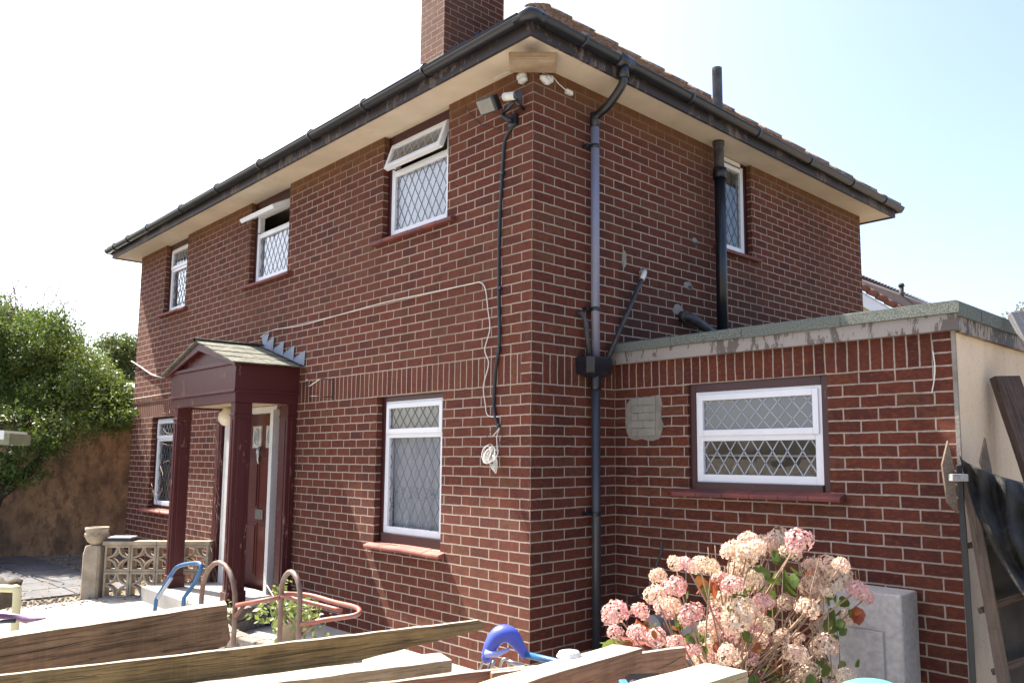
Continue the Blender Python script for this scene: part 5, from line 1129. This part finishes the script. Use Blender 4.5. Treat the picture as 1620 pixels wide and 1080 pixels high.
for i, (x, y, r_) in enumerate(HEADS):
    D = 4.2+rg.uniform(-.3, .3)-.0006*(y-950); D += .22*(i > 60); p = dep(x, y, D); heads3.append(p)
    kind = rg.choice([0, 0, 2, 0, 1]) if y < 940 else rg.choice([0, 1, 1, 2, 0])
    if x < 1110 and y > 990: kind = 1
    if y > 1060 and 1130 < x < 1210: kind = 3
    if (x, y) in ((1170, 975),): kind = 2
    if (x, y) in ((1196, 992), (1357, 933), (1370, 944), (1102, 1027), (1181, 928)): kind = 1
    o = bpy.data.objects.new('flower_head', rg.choice(HM[kind])); C.objects.link(o); o.parent = hy; o.matrix_parent_inverse = Matrix.Translation(-Vector(hy.location))
    s_ = r_*1.14/FPX*D; o.location = p; o.scale = (s_*rg.uniform(.95, 1.1), s_*rg.uniform(.95, 1.1), s_*rg.uniform(.85, 1)); o.rotation_euler = (rg.uniform(-.5, .5), rg.uniform(-.5, .5), rg.random()*6)
m = MB()
for p in heads3:
    b = root+Vector((rg.uniform(-.12, .12), rg.uniform(-.1, .1), 0)); mid = b.lerp(p, .5)+Vector((rg.uniform(-.05, .05), rg.uniform(-.05, .05), -.05)); m.tube(smooth_path([b, mid, p], 4), .0045, 5)
for k in range(50):
    x, y = rg.uniform(1130, 1330), rg.uniform(930, 1070); p = dep(x, y, 4.2+rg.uniform(-.25, .3)); q = p+Vector((rg.uniform(-.05, .05), rg.uniform(-.05, .05), rg.uniform(.08, .22))); m.tube([p-Vector((0, 0, .12)), p, q], [.004, .0035, .002], 4)
for (x, y) in ((1120, 865), (1131, 862), (1353, 903), (1358, 900)): p = dep(x, y, 4.2); m.tube([p, p+Vector((0.01, 0, -.14))], .0028, 4)
part(m, 'stems', simple('dry_stem', (.36, .24, .16), .9, .4, 8, 0), hy)
def hleaves(name, mat, spots, n, seed, size):
    rg = random.Random(seed); m = MB()
    for (x, y, rx, ry_) in spots:
        for k in range(n):
            D = 4.25+rg.uniform(-.22, .3); c = dep(x+rg.gauss(0, rx), y+rg.gauss(0, ry_), D); s = size*rg.uniform(.6, 1.2)
            d = Vector((rg.uniform(-.6, .6), rg.uniform(-.6, .6), rg.uniform(-1, -.1))).normalized(); sd = d.cross(Vector((rg.uniform(-1, 1), rg.uniform(-1, 1), .3))).normalized(); nn = d.cross(sd)
            prof = [(0, 0), (.2, .32), (.5, .42), (.8, .25), (1, 0)]; L_ = [c+d*s*t+sd*s*w_+nn*s*.16*w_-nn*.1*s*t*t for t, w_ in prof]; R_ = [c+d*s*t-sd*s*w_+nn*s*.16*w_-nn*.1*s*t*t for t, w_ in prof]; M_ = [c+d*s*t-nn*.1*s*t*t for t, w_ in prof]
            for i in range(4):
                m.face([L_[i], L_[i+1], M_[i+1], M_[i]], 0, True); m.face([M_[i], M_[i+1], R_[i+1], R_[i]], 0, True)
    return part(m, name, mat, hy)
gl = leaf_mat('hydrangea_leaf', (.06, .11, .018), (.11, .16, .025), (.19, .20, .035), .35); rl = leaf_mat('red_leaf', (.28, .045, .02), (.35, .09, .03), (.16, .03, .03), .4)
hleaves('green_leaves', gl, [(1225, 900, 14, 14), (1080, 985, 12, 14), (1100, 1010, 10, 12), (1320, 950, 16, 12), (1200, 1060, 16, 12), (1290, 960, 22, 14), (1250, 900, 12, 20), (1330, 980, 14, 14), (1060, 1030, 10, 8), (975, 1010, 5, 5), (1210, 920, 22, 16), (1160, 1050, 20, 12), (1300, 1045, 20, 14), (1130, 930, 20, 14), (1180, 960, 50, 35), (1240, 1060, 30, 12)], 9, 3, .078)
hleaves('red_leaves', rl, [(1105, 925, 14, 9), (1040, 985, 12, 8), (1270, 900, 14, 12), (1125, 925, 12, 8), (1170, 1035, 14, 10), (1010, 985, 6, 6), (1000, 1015, 14, 5), (1290, 955, 12, 10), (1360, 965, 8, 8), (1230, 1040, 20, 14), (1130, 1010, 14, 10)], 5, 5, .085)
m = MB(); m.lathe([(.15, .0), (.2, .36), (.22, .36), (.22, .40), (.19, .40), (.18, .36)], (1.72, -.2), 24); part(m, 'pot', simple('terracotta', (.32, .11, .06), .8, .3, 5, .2), hy)
m = MB(); c_ = onz(1000, 1018, .42); m.lathe([(.08, .05), (.11, .40), (.125, .40), (.125, .44), (.1, .44)], (c_.x, c_.y), 20); tag(m.build('terracotta_pot', simple('red_clay_pot', (.25, .06, .045), .7, .3, 5, .1)), 'small red clay pot under the leftmost flower heads', 'pot')

# ------------------------------------------------------------------ planks, trellis and tarpaulin at the right
def plank2(name, p, q, wdt, th_, mat, label, cat, facing=None, seed=1):
    p, q = Vector(p), Vector(q); d = (q-p).normalized(); f = (Vector(facing) if facing else (CAM-p)); s = d.cross(f).normalized(); f = s.cross(d).normalized(); ln = (q-p).length
    m = MB(); rg = random.Random(seed); n = 10; V = []
    for i in range(n+1):
        for a, b in ((-wdt/2, 0), (wdt/2, 0), (wdt/2, -th_), (-wdt/2, -th_)): V.append((ln*i/n+(rg.uniform(-.006, .006) if i in (0, n) else 0), a+rg.uniform(-.002, .002), b))
    fs = [(0, 1, 2, 3), (n*4+3, n*4+2, n*4+1, n*4)]
    for i in range(n):
        for k in range(4): fs.append((i*4+k, i*4+4+k, i*4+4+(k+1) % 4, i*4+(k+1) % 4))
    m.add(V, fs); o = m.build(name, mat, bevel=.004); o.matrix_world = Matrix(((d.x, s.x, f.x, p.x), (d.y, s.y, f.y, p.y), (d.z, s.z, f.z, p.z), (0, 0, 0, 1)))
    if label: tag(o, label, cat)
    return o
plank2('leaning_plank', onx(1594, 594, 2.72), (3.35, 1.05, .0), .19, .05, WD, 'thick dark plank leaning against the beige rendered side wall', 'plank', (1, -.6, .25))
plank2('leaning_plank', onx(1611, 492, 2.75), (3.75, 1.6, .0), .12, .04, WGY, 'grey board leaning against the far end of the extension roof edge', 'plank', (1, -.6, .25), 2)
WST = wood_mat('grey_brown_stile', (.15, .11, .085), (.09, .065, .05), crack=.3)
WBR = wood_mat('bare_pale_wood', (.20, .155, .12), (.12, .09, .07), crack=.3)
pf = thing('broken_pallet', 'dark broken timber trellis leaning at the corner of the extension', 'trellis', (2.9, .5, 0))
def slat(p, q, wdt, th_, mat, nm):
    o = plank2(nm, p, q, wdt, th_, mat, None, None, (.3, -1, .1)); o.parent = pf; o.matrix_parent_inverse = Matrix.Translation(-Vector(pf.location)); return o
D = 4.0
slat(dep(1531, 760, 4.1), dep(1592, 1100, 3.9), .06, .03, WST, 'stile'); slat(dep(1594, 760, 4.2), dep(1660, 1080, 4.0), .05, .03, WD, 'stile')
slat(dep(1535, 862, 4.08), dep(1640, 836, 4.2), .03, .03, WD, 'rung'); slat(dep(1553, 965, 4.0), dep(1650, 930, 4.15), .03, .03, WD, 'rung'); slat(dep(1575, 1062, 3.95), dep(1660, 1030, 4.1), .03, .03, WD, 'rung')
m = MB(); m.add([dep(1526, 748, 4.25), dep(1640, 780, 4.35), dep(1670, 1090, 4.15), dep(1592, 1110, 4.05)], [(0, 1, 2, 3)]); o = part(m, 'dark_hollow_backing', simple('hollow_dark', (.05, .04, .03), .9, .5, 6, .3), pf); sd_ = o.modifiers.new('s', 'SOLIDIFY'); sd_.thickness = .012  # near-black board widened to stand in for the unlit hollow behind the stiles
slat(dep(1517, 735, 4.12), dep(1541, 1100, 4.0), .03, .02, simple('black_rubber_strip', (.012, .013, .016), .4, .4, 9, .3), 'black_strip')
for (x, yt, yb, w_, Dd) in ((1501, 697, 812, 20, 4.05), (1560, 692, 770, 18, 4.45)):
    Pk = [dep(x-w_*.5, yt+38, Dd), dep(x-1, yt, Dd), dep(x+w_*.45, yt+45, Dd), dep(x+w_*.75, yb, Dd), dep(x-w_*.1, yb-18, Dd)]; bk = Vector((FWD.x, FWD.y, 0))*.018
    k_ = 5; m = MB(); m.add(Pk+[p+bk for p in Pk], [tuple(range(k_))[::-1], tuple(range(k_, 2*k_))]+[(i, (i+1) % k_, (i+1) % k_+k_, i+k_) for i in range(k_)]); part(m, 'pointed_pale', WBR, pf)
m = MB(); m.box(-.04, .04, -.025, .025, -.018, .018, 0, Matrix.Translation(dep(1516, 755, 4.02)) @ Matrix.Rotation(YAW, 4, 'Z')); part(m, 'end_block', WGY, pf, bevel=.003)
# tarpaulin
def tarp():
    n = NT('black_tarpaulin'); v = obj_vec(n); f = n.noise(v, 3.2, 6, .6, 1.8); n.col(n.mix(n.ramp(f, [(.45, 0.), (.7, 1.)]), (.012, .011, .010), (.036, .032, .027))); n.rough(.6); n.b.inputs['Specular IOR Level'].default_value = .2; n.nrm(n.bump(n.noise(v, 9, 6, .65, 1.2), .8, .03)); return n.m
m = MB(); nu, nv = 60, 36
Q00, Q10, Q01, Q11 = (1519, 720, 4.0), (1660, 765, 4.25), (1640, 960, 3.75), (1700, 940, 3.9)
for i in range(nu+1):
    for j in range(nv+1):
        u_, v_ = i/nu, j/nv
        # u runs along the top edge, v down the hanging side
        x = (1519+(1670-1519)*u_)*(1-v_)+(1650+(50)*u_)*v_; y = (720+55*u_**.6)*(1-v_)+(905+80*(1-u_))*v_; D = 4.0+.25*u_-.25*v_
        x -= 22*math.sin(math.pi*v_)*(1-u_); D += .06*math.sin(9*u_+4*v_)*(.3+v_)+.035*math.sin(23*u_+5*v_)+.025*math.sin(13*v_-6*u_)
        m.v.append(tuple(dep(x, y, D)))
for i in range(nu):
    for j in range(nv): q = i*(nv+1)+j; m.f.append((q, q+1, q+nv+2, q+nv+1)); m.m.append(0); m.sm.append(True)
o = m.build('black_tarpaulin', tarp()); s_ = o.modifiers.new('s', 'SOLIDIFY'); s_.thickness = .004; tag(o, 'crumpled black tarpaulin draped over the leaning trellis', 'tarpaulin')
